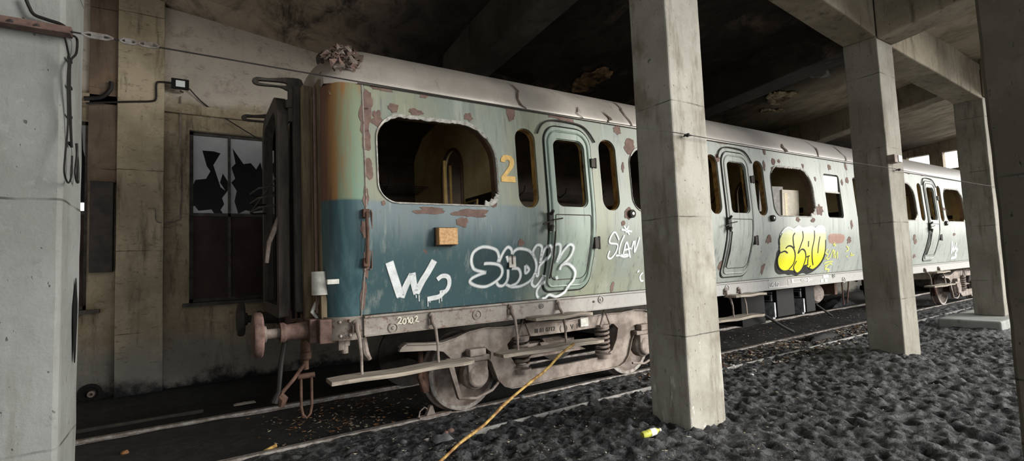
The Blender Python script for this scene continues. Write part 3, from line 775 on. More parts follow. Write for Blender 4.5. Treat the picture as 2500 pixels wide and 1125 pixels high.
# seats
def bench(x, y0, y1, face):
    m = MB(); m.box(x - .22, x + .22, y0, y1, 1.56, 1.70); m.box(x - .20, x + .2, y0 + .03, y1 - .03, 1.24, 1.56)
    s = m.build('seat', 'seat_vinyl', CO, bevel=.03)
    m = MB(); bx = x + .24 * face; m.hexa([(bx - .06, y0, 1.62), (bx + .05, y0, 1.62), (bx - .06, y1, 1.62), (bx + .05, y1, 1.62), (bx - .04 + .07 * face, y0, 2.36), (bx + .03 + .07 * face, y0, 2.36), (bx - .04 + .07 * face, y1, 2.36), (bx + .03 + .07 * face, y1, 2.36)])
    m.build('backrest', 'seat_vinyl', s, bevel=.03)
    m = MB(); m.tube([(bx + .05 * face, y0, 2.0), (bx + .07 * face, y0 - .005, 2.37), (bx + .07 * face, y1, 2.37), (bx + .05 * face, y1, 2.0)], .014, 8); m.build('seat_rim', 'wood_trim', s, smooth=True)
for x, f in ((1.75, -1), (2.35, 1), (5.1, -1), (5.9, 1), (8.7, -1), (9.4, 1), (13.5, -1), (14.2, 1), (16.8, -1), (17.5, 1)):
    bench(x, 4.80, 5.65, f); bench(x, 6.42, 7.3, f)
# luggage racks
for y in (7.05,):
    for (a, b) in ((1.4, 3.3), (4.6, 6.6), (8.4, 10.0), (13.0, 14.8), (16.4, 18.2)):
        m = MB(); s = 1 if y < 6 else -1
        for k in range(6): m.tube([(a, y - .16 * s + .075 * k * s, 2.78 + .012 * k), (b, y - .16 * s + .075 * k * s, 2.78 + .012 * k)], .006, 6)
        for x in (a + .1, (a + b) / 2, b - .1): m.tube([(x, y - .2 * s, 2.95), (x, y + .05 * s, 2.80), (x, y + .22 * s, 2.86), (x, y + .26 * s, 2.95)], .012, 6)
        m.build('luggage_rack', 'dark_steel', CO, smooth=True)
# loose boards propped inside the third big window
m = MB(); m.hexa([(8.45, 4.95, 2.0), (9.05, 4.85, 2.0), (8.45, 4.98, 2.0), (9.05, 4.88, 2.0), (8.55, 4.95, 2.86), (9.17, 4.86, 2.86), (8.55, 4.98, 2.86), (9.17, 4.89, 2.86)])
tag(m.build('loose_panel', 'stone_grey'), 'grey board leaning inside the window above the yellow graffiti', 'board')
m = MB(); m.hexa([(9.02, 4.84, 2.0), (9.52, 4.80, 2.0), (9.02, 4.87, 2.0), (9.52, 4.83, 2.0), (9.10, 4.84, 2.80), (9.60, 4.80, 2.80), (9.10, 4.87, 2.80), (9.60, 4.83, 2.80)])
g = m.build('vent_panel', 'cream_board'); tag(g, 'cream slatted panel leaning inside the window above the yellow graffiti', 'board')
m = MB()
for k in range(16): m.box(9.14, 9.26, 4.828, 4.834, 2.30 + .028 * k, 2.312 + .028 * k)
m.build('slats', 'tan_panel', g)

# coach end: rounded corner, end wall, gangway
def plan(z):
    e = ys_(max(1.21, min(3.42, z))) - 4.60
    return [(1.33, 4.60 + e), (1.24, 4.603 + e), (1.16, 4.625 + e), (1.10, 4.665 + e), (1.055, 4.72 + e), (1.03, 4.80 + e * .8), (1.01, 4.90 + e * .5)]
m = MB(); zs = [1.205 + (3.42 - 1.205) * i / 30 for i in range(31)]; vs = []; fs = []
for z in zs:
    c = crom([(a, b, 0) for a, b in plan(z)], 4); vs += [(p.x, p.y, z) for p in c]
n = len(c)
for i in range(30):
    for k in range(n - 1): fs.append((i * n + k, i * n + k + 1, (i + 1) * n + k + 1, (i + 1) * n + k))
m.add(vs, fs); cp = m.build('corner_panel', 'corner', CO, smooth=True)
m = MB(); vs = []; fs = []
for z in (1.0, 1.215):
    c = crom([(a - .004, b - .02, 0) for a, b in plan(1.5)], 4); vs += [(p.x, p.y, z) for p in c]
for k in range(n - 1): fs.append((k, k + 1, n + k + 1, n + k))
m.add(vs, fs)
for (px, py) in ((830, 787), (854, 784), (832, 821), (856, 819)):
    q = onp(px, py, 1, 4.62); m.lathe((q.x, 4.66, q.z), (0, -1, 0), [(0, .016), (.03, .016), (.045, .010), (.05, .001)], 12)
m.build('corner_casting', 'solebar', CO, smooth=True)
# bead down the joint between corner and side
m = MB(); m.tube([(1.345, ys_(z) - .002, z) for z in zs], .008, 6); m.build('joint_strip', 'solebar', CO, smooth=True)
# end wall (brown-olive strip) and gangway
m = MB(); m.box(1.0, 1.05, 4.88, 7.2, 1.0, 3.50); m.build('end_wall', 'corner_brown', CO)
m = MB(); m.tube([(.98, 4.98, z) for z in (1.25, 3.44)], .014, 8); m.build('end_pipe', 'primer', CO, smooth=True)
m = MB(); m.tube([(.985, 5.12, z) for z in (1.25, 3.4)], .012, 8); m.build('end_pipe', 'corner_brown', CO, smooth=True)
m = MB(); m.box(.90, 1.0, 5.16, 5.26, 1.15, 3.52); m.build('end_post', 'corner_brown', CO, bevel=.01)
for yy in (5.28, 6.66): m = MB(); m.box(.84, .92, yy, yy + .12, 1.25, 3.55); m.build('gangway_post', 'gang_dark', CO, bevel=.01)
gl = rrect(5.36, 6.70, 1.20, 3.50, (.02, .02, .30, .30), 8); gi = rrect(5.50, 6.56, 1.32, 3.36, (.02, .02, .24, .24), 8)
m = MB(); m.prism([gl, gi], lambda u, v, d: (d, u, v), .70, .80); G = m.build('gangway_frame', 'gang_dark', CO, bevel=.01)
for k, xx in enumerate((.83, .88, .93)):
    m = MB(); m.prism([[(5.42 + (u - 5.36) * .91, v - .02) for u, v in gl], [(5.46 + (u - 5.36) * .85, v - .06) for u, v in gl]], lambda u, v, d: (d, u, v), xx, xx + .025); m.build('bellows_fold', 'black', G)
m = MB(); m.box(.99, 1.0, 5.5, 6.56, 1.3, 3.3); m.build('gangway_door', 'black', G)
m = MB()
for z in (2.55, 2.45, 2.35):
    m.tube([(.70, 5.55, z), (.55, 5.6, z - .03), (.5, 5.9, z - .05), (.56, 6.2, z - .03), (.70, 6.4, z)], .010, 6)
m.tube([(.70, 5.5, 2.62), (.5, 5.9, 2.30)], .008, 6); m.build('scissor_gate', 'dark_steel', G, smooth=True)
m = MB(); m.tube([(.72, 5.42, 2.2), (.62, 5.40, 1.95), (.60, 5.42, 1.75)], [.03, .022, .018], 8); m.build('hanging_strap', 'dusty_steel', G, smooth=True)
for j, (yh, zh) in enumerate(((5.35, 3.60), (6.70, 3.60))):
    m = MB(); lp = [(.93, zh - .10), (.93, zh + .03), (.80, zh + .035), (.62, zh + .0), (.52, zh - .005), (.475, zh - .035), (.49, zh - .075), (.55, zh - .085), (.72, zh - .075), (.80, zh - .10)]
    sl = [(.77, zh - .022), (.56, zh - .035), (.525, zh - .048), (.56, zh - .062), (.77, zh - .055)]
    m.prism([[(p.x, p.y) for p in crom([(a, b, 0) for a, b in lp], 3, True)], [(p.x, p.y) for p in crom([(a, b, 0) for a, b in sl], 3, True)]], lambda u, v, d: (u, d, v), yh - .02, yh + .02)
    o = m.build('suspension_hook', 'gang_dark', CO, bevel=.005); o['label'] = 'slotted steel arm sticking out above the gangway'
    m = MB(); m.cyl((.83, yh, zh - .08), (.83, yh, zh - .42), .035, 10); m.cyl((.83, yh, zh - .2), (.83, yh, zh - .28), .055, 12); m.build('damper', 'gang_dark', o, smooth=True)
# ragged rubble and duct where the roof end is torn
m = MB(); rr = random.Random(5)
for i in range(130):
    c = Vector((rr.uniform(1.0, 1.36), rr.uniform(4.75, 5.25), rr.uniform(3.46, 3.72)))
    c.y = rr.uniform(4.63, 5.06); c.x = rr.uniform(1.06, 1.36); c.z = lerp_tab([(a, b) for a, b in rp[3:]], c.y) - lerp_tab([(1.02, .34), (1.1, .17), (1.22, .07), (1.36, .02)], c.x) * min(1, (c.y - 4.6) * 1.6) + rr.uniform(-.01, .05); s = rr.uniform(.02, .06)
    a = [c + Vector((rr.uniform(-1, 1), rr.uniform(-.6, .6), rr.uniform(-1, 1))) * s for _ in range(6)]
    m.add(a, [(0, 1, 2), (0, 2, 3), (0, 3, 4), (1, 2, 5), (2, 3, 5), (3, 4, 5), (0, 1, 4), (1, 4, 5)], i % 3)
m.build('torn_roof_edge', ['dusty_steel', 'dark_rust', 'primer'], CO)
m = MB(); rr = random.Random(8)
for i in range(9):
    p = Vector((rr.uniform(1.0, 1.2), rr.uniform(4.72, 4.9), rr.uniform(3.42, 3.7))); m.tube([p, p + Vector((rr.uniform(.05, .2), -.03, rr.uniform(-.06, .06))), p + Vector((rr.uniform(.15, .3), -.04, rr.uniform(-.12, .06)))], .006, 5)
m.build('torn_wires', 'rust', CO)
m = MB(); m.lathe((1.20, 5.50, 3.93), (.35, -.9, .1), [(0, .11), (.12, .11), (.12, .10), (.02, .10), (.02, .001)], 20); m.build('roof_vent', 'dark_steel', CO, smooth=True)
# handrail on the corner
m = MB(); pts = [side(893, 513, .02), side(895, 520, .055), side(898, 580, .055), side(896, 640, .055), side(893, 652, .02)]
m.tube(pts, .016, 8); o = m.build('handrail', 'rust', CO, smooth=True)
m = MB()
for p in (pts[1], pts[3]): m.box(p.x - .03, p.x + .03, p.y, p.y + .06, p.z - .04, p.z + .04)
m.build('bracket', 'rust', o, bevel=.005)
m = MB(); a, b, c_, d_ = side(908, 520, .01), side(908, 655, .01), side(885, 655, .01), side(885, 600, .01)
m.tube([side(905, 512, .02), a, b, side(903, 658, .02)], .008, 6); m.build('handrail_backing', 'primer', CO)
# small white box and tap on the end, below
m = MB(); q = onp(789, 693, 1, 4.93); m.cyl((q.x - .02, 4.93, q.z - .10), (q.x - .02, 4.93, q.z + .12), .085, 20); m.build('lamp_bracket_cylinder', 'white_box', CO, smooth=True)
m = MB(); q = onp(812, 688, 1, 4.72); m.box(q.x - .06, q.x + .045, 4.66, 4.72, q.z - .02, q.z + .025); m.build('tail_lamp_iron', 'white_box', CO, bevel=.004)
m = MB(); q = onp(770, 745, 1, 5.0); m.tube([q + Vector((.05, 0, .08)), q, q + Vector((-.03, 0, -.06)), q + Vector((.04, 0, -.16))], [.02, .022, .02, .012], 8)
m.tube([q + Vector((.02, 0, .02)), q + Vector((.10, 0, -.03))], .014, 8); m.build('brake_cock', 'white_box', CO, smooth=True)

# headstock, buffers, couplings
m = MB(); m.box(.96, 1.1, 4.78, 7.28, .98, 1.2); m.build('headstock', 'red_paint', CO, bevel=.01)
def buffer(y, mat):
    m = MB(); o = (1.02, y, 1.09)
    m.lathe(o, (-1, 0, 0), [(-.02, .115), (.02, .115), (.05, .088), (.20, .080), (.30, .075), (.32, .092), (.355, .092), (.355, .05)], 28)
    b = m.build('buffer', mat, CO, smooth=True)
    m = MB(); m.lathe(o, (-1, 0, 0), [(.35, .045), (.46, .045), (.47, .075), (.50, .08), (.505, .055), (.52, .06)], 24); m.build('plunger', 'dusty_steel' if mat == 'red_paint' else 'dark_steel', b, smooth=True)
    m = MB(); m.lathe(o, (-1, 0, 0), [(.50, .001), (.50, .19), (.515, .205), (.555, .205), (.575, .19), (.59, .10), (.595, .001)], 36); m.build('buffer_head', mat, b, smooth=True)
    m = MB(); m.box(.90, 1.02, y - .15, y + .15, .98, 1.20); m.build('base_plate', mat, b, bevel=.01)
buffer(5.06, 'red_paint'); buffer(6.98, 'dark_steel')
m = MB(); q = (.80, 6.03, 1.06)
m.tube([(1.0, 6.03, 1.06), (.82, 6.03, 1.04), (.80, 6.03, .92)], [.04, .035, .03], 10); m.build('draw_hook', 'dark_steel', CO, smooth=True)
m = MB(); c = onp(733, 870, 0, .95); c = Vector((.95, 5.45, .85))
m.tube([(.95, 5.42, 1.02), (.95, 5.42, .84)], [.035, .05], 10); m.tube([(.95, 5.42, .86), (.95, 5.42, .66)], .030, 10)
m.lathe((.95, 5.42, .80), (0, 0, 1), [(-.05, .03), (-.03, .055), (.03, .055), (.05, .03)], 12)
K = m.build('coupling_screw', 'rust', CO, smooth=True)
m = MB(); pts = [(.90, 5.40, .60), (.90, 5.40, .30), (.915, 5.40, .22), (.95, 5.40, .185), (.985, 5.40, .22), (1.0, 5.40, .30), (1.0, 5.40, .60)]
m.tube(pts, .014, 8); m.cyl((.87, 5.40, .60), (1.03, 5.40, .60), .028, 10); o = m.build('coupling_shackle', 'rust', K, smooth=True); o['label'] = 'hanging oval steel shackle'
m = MB(); m.tube([(.72, 5.12, 1.02), (.68, 5.12, .80), (.66, 5.12, .55), (.62, 5.12, .45)], [.022, .024, .020, .035], 8); m.build('brake_hose', 'cable_black', CO, smooth=True)
m = MB(); m.tube([(.66, 5.12, .52), (.70, 5.14, .47), (.68, 5.14, .40)], [.035, .045, .03], 8); m.tube([(.66, 5.12, .5), (.80, 5.2, .62), (.92, 5.35, .72)], .018, 8); m.build('hose_coupling', 'rust', CO, smooth=True)
m = MB(); m.cyl((1.2, 4.86, 1.02), (1.2, 4.86, .93), .05, 12); m.cyl((1.2, 4.86, .93), (1.2, 4.86, .86), .034, 12); m.box(1.13, 1.18, 4.8, 4.86, .90, 1.0); m.build('drain_fitting', 'dusty_steel', CO, bevel=.004)
m = MB(); m.tube([(1.36, 4.8, 1.0), (1.38, 4.8, .85), (1.42, 4.8, .78)], [.03, .035, .02], 8); m.build('hanging_bracket', 'dusty_steel', CO, smooth=True)

# footboards
def footboard(x0, x1, z, y0, y1, hang, ztop, name='footboard'):
    m = MB(); n = 10; vs = []
    for i in range(n + 1):
        x = x0 + (x1 - x0) * i / n; e = .03 if i in (0, n) else 0; j = .006 * math.sin(i * 1.1)
        vs += [(x, y0 + e, z + j), (x, y1, z + j), (x, y1, z + .036 + j), (x, y0 + e, z + .036 + j)]
    fs = [(i * 4 + k, i * 4 + (k + 1) % 4, (i + 1) * 4 + (k + 1) % 4, (i + 1) * 4 + k) for i in range(n) for k in range(4)] + [(3, 2, 1, 0), tuple(n * 4 + k for k in range(4))]
    b = m.add(vs, fs).build(name, 'grey_wood', CO, bevel=.004)
    for hxx in hang:
        m = MB(); m.tube([(hxx, 4.545, z), (hxx, 4.55, z + .2), (hxx - .008, 4.57, ztop - .14), (hxx - .015, 4.625, ztop - .06), (hxx - .015, 4.63, ztop)], [.013, .014, .017, .020, .020], 8)
        m.box(hxx - .05, hxx + .02, 4.635, 4.665, ztop - .09, ztop - .03); m.lathe((hxx - .015, 4.655, ztop), (0, -1, 0), [(0, .03), (.02, .03), (.035, .001)], 12)
        m.build('hanger', 'dusty_steel', b, smooth=True)
    return b
footboard(.98, 2.36, .665, 4.40, 4.64, (1.27, 2.02), 1.16)
footboard(2.70, 4.12, .665, 4.40, 4.64, (2.96, 3.63), 1.17)
footboard(3.15, 3.98, 1.0, 4.42, 4.66, (), 1.1, 'upper_step')
footboard(6.25, 7.55, .665, 4.40, 4.64, (6.9, 7.25), 1.1)
footboard(6.85, 7.68, .99, 4.42, 4.66, (), 1.1, 'upper_step')
footboard(14.7, 16.1, .665, 4.40, 4.64, (14.9, 15.8), 1.1)
footboard(15.0, 15.9, .99, 4.42, 4.66, (), 1.1, 'upper_step')

# bogie
def wheel(mb_x, y, sgn, parent):
    r = .43; mt = 'dusty_steel' if sgn > 0 else 'dark_steel'  # wall-side wheels take dark steel to stand for the shade under the coach
    m = MB(); m.lathe((mb_x, y, r + .005), (0, -sgn, 0), [(-.075, r + .03), (-.05, r + .03), (-.04, r), (.065, r - .004), (.07, r - .012), (.066, r - .055), (.05, r - .065), (.02, r - .10), (.0, .24), (.03, .14), (.09, .11), (.10, .08), (.11, .001)], 48)
    m.lathe((mb_x, y, r + .005), (0, -sgn, 0), [(-.075, r + .03), (-.06, .2), (-.06, .001)], 48)
    w = m.build('wheel', mt, parent, smooth=True)
    if sgn < 0: return w
    m = MB(); m.lathe((mb_x, y, r + .005), (0, -sgn, 0), [(.062, r - .055), (.0715, r - .05), (.0715, r - .008), (.062, r - .004)], 48); m.build('tyre', 'rail_steel', w, smooth=True)
    return w
BC = 3.90
fr_o = [(978, 851), (990, 841), (1040, 840), (1076, 838), (1110, 826), (1141, 811), (1181, 801), (1230, 799), (1300, 788), (1413, 771), (1453, 766), (1520, 762), (1590, 760)]
BY = 4.86
o_top = [onp(a, b, 1, BY) for a, b in fr_o]; o_top = [(p.x, p.z) for p in o_top]
top_half = [p for p in o_top if p[0] < BC] + [(BC, .90)]
arm = [(1184, 868), (1197, 884), (1205, 905), (1213, 927), (1229, 943), (1248, 948), (1293, 940)]
arm = [(p.x, p.z) for p in (onp(a, b, 1, BY) for a, b in arm)]
bot_half = [(1.735, .80), (2.1, .77), (2.22, .74), (2.30, .66), (2.42, .63), (2.44, .70), (2.52, .73), (2.72, .73), (2.80, .66)] + arm[1:] + [(BC, .225)]
left = top_half; right = [(2 * BC - x, z) for x, z in top_half[::-1]][1:]
bl = bot_half; br = [(2 * BC - x, z) for x, z in bot_half[::-1]][1:]
outline = left + right + (bl + br)[::-1]
hole = [(3.02, .72), (3.10, .79), (3.45, .77), (BC, .765), (2 * BC - 3.45, .77), (2 * BC - 3.10, .79), (2 * BC - 3.02, .72), (2 * BC - 3.06, .58), (2 * BC - 3.14, .45), (2 * BC - 3.26, .39), (BC, .375), (3.26, .39), (3.14, .45), (3.06, .58)]
BG = MB(); 
BG.prism([outline, hole], lambda u, v, d: (u, d, v), BY, BY + .05)
# flanges round the frame edge
def flange(mb, pts, y0, y1, th=.012):
    for a, b in zip(pts, pts[1:]):
        d = Vector((b[0] - a[0], b[1] - a[1])); n_ = Vector((-d.y, d.x)).normalized() * th
        mb.hexa([(a[0], y0, a[1]), (b[0], y0, b[1]), (a[0], y1, a[1]), (b[0], y1, b[1]), (a[0] + n_.x, y0, a[1] + n_.y), (b[0] + n_.x, y0, b[1] + n_.y), (a[0] + n_.x, y1, a[1] + n_.y), (b[0] + n_.x, y1, b[1] + n_.y)])
flange(BG, left + right, BY - .035, BY + .08); flange(BG, arm + [(BC, .225)] + [(2 * BC - x, z) for x, z in arm[::-1]], BY - .03, BY + .08)
BG.prism([outline, hole], lambda u, v, d: (u, d, v), 2 * YC - BY - .05, 2 * YC - BY)
BG.box(3.5, 4.3, BY + .35, 2 * YC - BY - .35, .45, .62)
BOG = BG.build('bogie', 'frame_steel', CO, bevel=.004)
for sx in (2.585, 5.215):
    for sy, sg in ((5.205, 1), (2 * YC - 5.205, -1)): wheel(sx, sy, sg, BOG)
    m = MB(); m.cyl((sx, 4.9, .435), (sx, 7.15, .435), .075, 16); m.build('axle', 'dark_steel', BOG, smooth=True)
    m = MB(); y = BY - .07
    m.lathe((sx, y + .14, .45), (0, -1, 0), [(0, .16), (.10, .16), (.13, .13), (.16, .125), (.175, .10), (.18, .001)], 20); m.box(sx - .12, sx + .12, y - .02, y + .14, .42, .60); m.box(sx - .16, sx + .16, y + .0, y + .12, .60, .66)
    m.box(sx - .10, sx + .10, y - .03, y + .1, .66, .74); m.build('axle_box', 'dusty_steel', BOG, bevel=.012)
    for s in ((-1,) if sx < BC else (1,)):
        m = MB(); m.hexa([(sx + s * .19 - .02, BY - .02, .22), (sx + s * .19 + .02, BY - .02, .22), (sx + s * .19 - .02, BY + .04, .22), (sx + s * .19 + .02, BY + .04, .22),
                          (sx + s * .30 - .035, BY - .0, .66), (sx + s * .30 + .035, BY - .0, .66), (sx + s * .30 - .035, BY + .04, .66), (sx + s * .30 + .035, BY + .04, .66)])
        m.build('horn_guide', 'frame_steel', BOG, bevel=.004)
    m = MB(); m.tube([(sx - .21, BY - .01, .23), (sx, BY - .03, .20), (sx + .21, BY - .01, .25), (sx + .30, BY, .32)], .016, 8); m.build('tie_bar', 'dusty_steel', BOG, smooth=True)
    s = -1 if sx < BC else 1
    m = MB(); m.tube([(sx + s * .50, 5.15, .75), (sx + s * .52, 5.15, .45), (sx + s * .46, 5.15, .30)], [.03, .035, .05], 8); m.box(sx + s * .46 - .035, sx + s * .46 + .035, 5.12, 5.24, .28, .58); m.build('brake_block', 'rust', BOG, bevel=.01)
def spring(x, z0, z1, n, r, parent):
    pts = []; N = n * 14
    for i in range(N + 1):
        a = 2 * PI * i / 14; pts.append((x + r * math.cos(a), BY + .02 + r * math.sin(a), z0 + (z1 - z0) * i / N))
    m = MB(); m.tube(pts, .017, 8); m.build('coil_spring', 'dusty_steel', parent, smooth=True)
for x in (3.22, 4.50):
    spring(x, .42, .76, 6, .085, BOG)
    m = MB(); m.cyl((x, BY + .02, .76), (x, BY + .02, .80), .10, 20); m.build('spring_seat', 'dusty_steel', BOG, smooth=True)
    m = MB(); m.cyl((x, BY + .02, .37), (x, BY + .02, .42), .11, 20); m.build('spring_seat', 'dusty_steel', BOG, smooth=True)
    m = MB(); m.tube([(x - .085, BY - .05, .79), (x, BY - .05, .99), (x + .085, BY - .05, .79), (x - .085, BY - .05, .79)], .014, 6); m.build('spring_bracket', 'dusty_steel', BOG)
m = MB()
for k in range(5): m.hexa([(3.35 + .10 * k, BY + .1, .50), (4.2 + .02 * k, BY + .1, .50), (3.35 + .10 * k, BY + .16 + .001, .50), (4.2 + .02 * k, BY + .16, .50), (3.42 + .10 * k, BY + .1 + .08 * k, .53 + .03 * k), (4.1, BY + .1 + .08 * k, .53 + .03 * k), (3.42 + .10 * k, BY + .16 + .08 * k, .53 + .03 * k), (4.1, BY + .16 + .08 * k, .53 + .03 * k)])
m.build('leaf_spring', 'dusty_steel', BOG)
m = MB(); q = onp(1424, 785, 1, BY - .01); m.box(q.x - .06, q.x + .07, BY - .03, BY, q.z - .06, q.z + .06); m.build('plate', 'white_box', BOG, bevel=.004)
B2 = copy_tree(BOG, CO); B2.location.x += 15.0

# cast lettering on the bogie beam and stencils: text turned into meshes
def text(body, size, name, mat, parent, origin, depth=.004, label=None, shear=0, extr=.002, xdir=Vector((1, 0, 0)), sx=1.0):
    cu = bpy.data.curves.new(name, 'FONT'); cu.body = body; cu.size = size; cu.extrude = extr; cu.shear = shear
    o = bpy.data.objects.new(name, cu); COL.objects.link(o)
    me = bpy.data.meshes.new_from_object(o.evaluated_get(bpy.context.evaluated_depsgraph_get())) if False else None
    dg = bpy.context.evaluated_depsgraph_get(); me = bpy.data.meshes.new_from_object(o.evaluated_get(dg), depsgraph=dg)
    COL.objects.unlink(o); bpy.data.objects.remove(o)
    me.name = name; q = Vector(origin)
    for v in me.vertices:
        x, y, z = v.co; v.co = q + Vector((x * sx, -z - depth, y))
    me.materials.clear(); me.materials.append(M[mat]); ob = bpy.data.objects.new(name, me); COL.objects.link(ob)
    attach(ob, parent)
    if label: ob['label'] = label
    return ob
q = onp(1305, 810, 1, BY); text('III 81 0712', .072, 'cast_lettering', 'dark_steel', BOG, (q.x, BY, q.z - .015), .003)
q = onp(1366, 803, 1, BY); text('(   )  V  P', .085, 'cast_lettering', 'dark_steel', BOG, (q.x, BY, q.z - .02), .003)
qa = onp(1880, 707, 1, 4.655); text('140 F2', .105, 'stencil_lettering', 'white_plastic', CO, (qa.x + .0, 4.656, 1.075), .003, 'white stencilled load figures', sx=1.0)
m = MB(); xa = qa.x - .03
for (a, b, c, d) in ((xa, xa + .62, 1.058, 1.066), (xa, xa + .62, 1.185, 1.193), (xa, xa + .008, 1.058, 1.193), (xa + .612, xa + .62, 1.058, 1.193), (xa + .72, xa + 1.06, 1.165, 1.172), (xa + .72, xa + 1.06, 1.105, 1.112), (xa + .72, xa + .727, 1.105, 1.172), (xa + 1.053, xa + 1.06, 1.105, 1.172), (xa + .74, xa + .79, 1.12, 1.16), (xa + 1.15, xa + 1.45, 1.125, 1.133), (xa + 1.28, xa + 1.32, 1.10, 1.16), (xa + 1.75, xa + 1.83, 1.06, 1.11), (xa + 1.85, xa + 2.05, 1.13, 1.19), (xa + 1.9, xa + 2.0, 1.06, 1.11)):
    m.box(a, b, 4.654, 4.66, c, d)
m.build('stencil_frame', 'white_plastic', CO)

# orange reflector block, number, small fittings
q = side(1085, 578); yq = ys_(q.z)
m = MB(); m.box(q.x - .105, q.x + .105, yq - .10, yq - .02, q.z - .085, q.z + .085); o = m.build('marker_lamp', 'orange_glass', CO, bevel=.008); o['label'] = 'square rusty orange marker box'
m = MB(); m.box(q.x - .115, q.x + .115, yq - .03, yq + .0, q.z - .095, q.z + .095); m.build('lamp_back', 'dark_steel', o, bevel=.004)
q = side(1239, 412); zz0 = q.z
L2 = [(-.085, .075), (-.080, .115), (-.050, .150), (0, .158), (.055, .148), (.088, .110), (.090, .060), (.070, .020), (.015, -.045), (-.025, -.085), (.092, -.085), (.092, -.152), (-.095, -.152), (-.095, -.100), (-.020, -.015), (.018, .035), (.030, .070), (.025, .095), (.0, .104), (-.022, .096), (-.030, .070)]
m = MB(); m.prism([[(q.x + a, zz0 + b) for a, b in L2]], lambda u, v, d: (u, ys_(v) - d, v), .008, .001)
o = m.build('class_number', 'number_yellow', CO); o['label'] = 'large yellow figure two'
q = side(1250, 634); m = MB(); m.box(q.x - .045, q.x + .045, ys_(q.z) - .012, ys_(q.z), q.z - .085, q.z + .085); o = m.build('label_holder', 'paper', CO)
m = MB(); m.box(q.x - .012, q.x + .006, ys_(q.z) - .014, ys_(q.z) - .012, q.z - .05, q.z + .05); m.build('label_mark', 'dark_steel', o)
for px, py, r in ((1540, 522, .055), (1884, 533, .055), (2308, 545, .06)):
    q = side(px, py); m = MB(); m.lathe((q.x, ys_(q.z) + .01, q.z), (0, -1, 0), [(0, r), (.05, r), (.06, r * .8), (.055, r * .6), (.03, r * .5), (.03, .001)], 18); o = m.build('lock_barrel', 'dark_steel', CO, smooth=True)
    m = MB(); m.lathe((q.x, ys_(q.z) - .02, q.z), (0, -1, 0), [(0, r * .45), (.03, r * .4), (.035, .001)], 12); m.build('lock_core', 'chrome', o, smooth=True)

# under-slung gear between the bogies
m = MB(); m.box(7.75, 8.45, 4.95, 5.7, .42, 1.0); o = m.build('battery_box', 'black', CO, bevel=.01)
def batt(x0, x1):
    m = MB(); m.box(x0, x1, 4.88, 5.6, .50, .98); b = m.build('battery_box', 'black', CO, bevel=.01)
    m = MB(); m.box(x0 - .06, x0 - .01, 4.90, 5.28, .50, .76); m.box(x0 - .09, x0 - .01, 4.92, 5.26, .47, .51); m.box(x0 - .05, x0 - .01, 4.95, 5.22, .78, .90); m.cyl((x0 - .02, 4.95, .93), (x0 - .02, 5.25, .93), .02, 8)
    m.box(x0 - .07, x0 - .06, 5.08, 5.10, .52, .74); e = m.build('end_cover', 'battery_grey', b, bevel=.006)
    m = MB(); m.box(x0 - .07, x0 - .05, 4.97, 5.07, .80, .88); m.box(x0 - .07, x0 - .05, 5.12, 5.2, .79, .89); m.build('terminal', 'black', b)
batt(8.72, 9.3); batt(9.72, 10.05)
m = MB(); m.tube([(8.2, 4.85, .60), (8.7, 4.8, .35), (9.0, 4.78, .22)], .025, 8); m.build('hanging_pipe', 'black', CO, smooth=True)
m = MB(); m.tube([(10.1, 4.9, .62), (10.6, 4.85, .35)], .02, 8); m.build('hanging_pipe', 'black', CO, smooth=True)
m = MB(); m.lathe((10.45, 5.0, .80), (.25, 1, 0), [(0, .001), (0.01, .16), (.06, .20), (.8, .20), (.86, .16), (.87, .001)], 28); m.build('air_reservoir', 'dusty_steel', CO, smooth=True)
m = MB()
m.lathe((10.45, 5.0, .80), (.25, 1, 0), [(.15, .205), (.19, .205)], 28); m.build('reservoir_strap', 'rust', CO)
m = MB(); m.box(10.9, 11.0, 4.9, 5.2, .75, 1.02); m.build('hanger_block', 'rust', CO)
for a in ((11.3, 11.15), (11.0, 11.0)): m = MB(); m.tube([(a[0], 4.8, 1.03), (a[1], 4.8, .55)], .015, 6); m.build('brake_rod', 'rust', CO)

# ------------------------------------------------------------------ graffiti (thin paint films lying on the side)
def door_off(x): return .040 if any(a - .02 < x < b + .02 for a, b in DOORS) else .007
def stroke(mb, pts, w, soft=.45, n=7, closed=False, taper=False, surf=None):
    q = []
    for (px, py) in pts:
        p = (surf or side)(px, py); q.append((p.x, p.z, 0))
    c = crom(q, n, closed)
    if closed: c = c + [c[0]]
    W = w; rows = []; cov = []; prof = [(-1, 0), (-soft, 1), (0, 1), (soft, 1), (1, 0)]
    base = len(mb.v); N = len(c)
    for i, p in enumerate(c):
        d = (c[min(i + 1, N - 1)] - c[max(i - 1, 0)]); d = d.normalized() if d.length > 1e-9 else Vector((1, 0, 0))
        nn = Vector((-d.y, d.x)); end = 0 if (i in (0, N - 1) and not closed) else 1
        for (s, a) in prof:
            x, z = p.x + nn.x * s * W, min(3.41, p.y + nn.y * s * W)
            if surf: y = surf.y - .008
            else: y = ys_(z) - door_off(x)
            mb.v.append((x, y, z)); mb.cov.append(a * end)
    for i in range(N - 1):
        for k in range(4): mb.f.append((base + i * 5 + k, base + i * 5 + k + 1, base + (i + 1) * 5 + k + 1, base + (i + 1) * 5 + k)); mb.mi.append(0)
def fill(mb, pts, off=.005, n=4):
    q = [(p.x, p.z, 0) for p in (side(a, b) for a, b in pts)]; c = [(p.x, p.y) for p in crom(q, n, True)]
    k = len(mb.v); mb.prism([c], lambda u, v, d: (u, ys_(v) - d - (.033 if door_off(u) > .02 else 0), v), off, None, grid=(.08, .05)); mb.cov += [1.0] * (len(mb.v) - k)
def NB(): m = MB(); m.cov = []; return m
c7 = lambda L: [(930 + u / 3.521, 560 + v / 3.521) for u, v in L]
c8 = lambda L: [(1860 + u / 6.25, 520 + v / 6.25) for u, v in L]
m = NB()
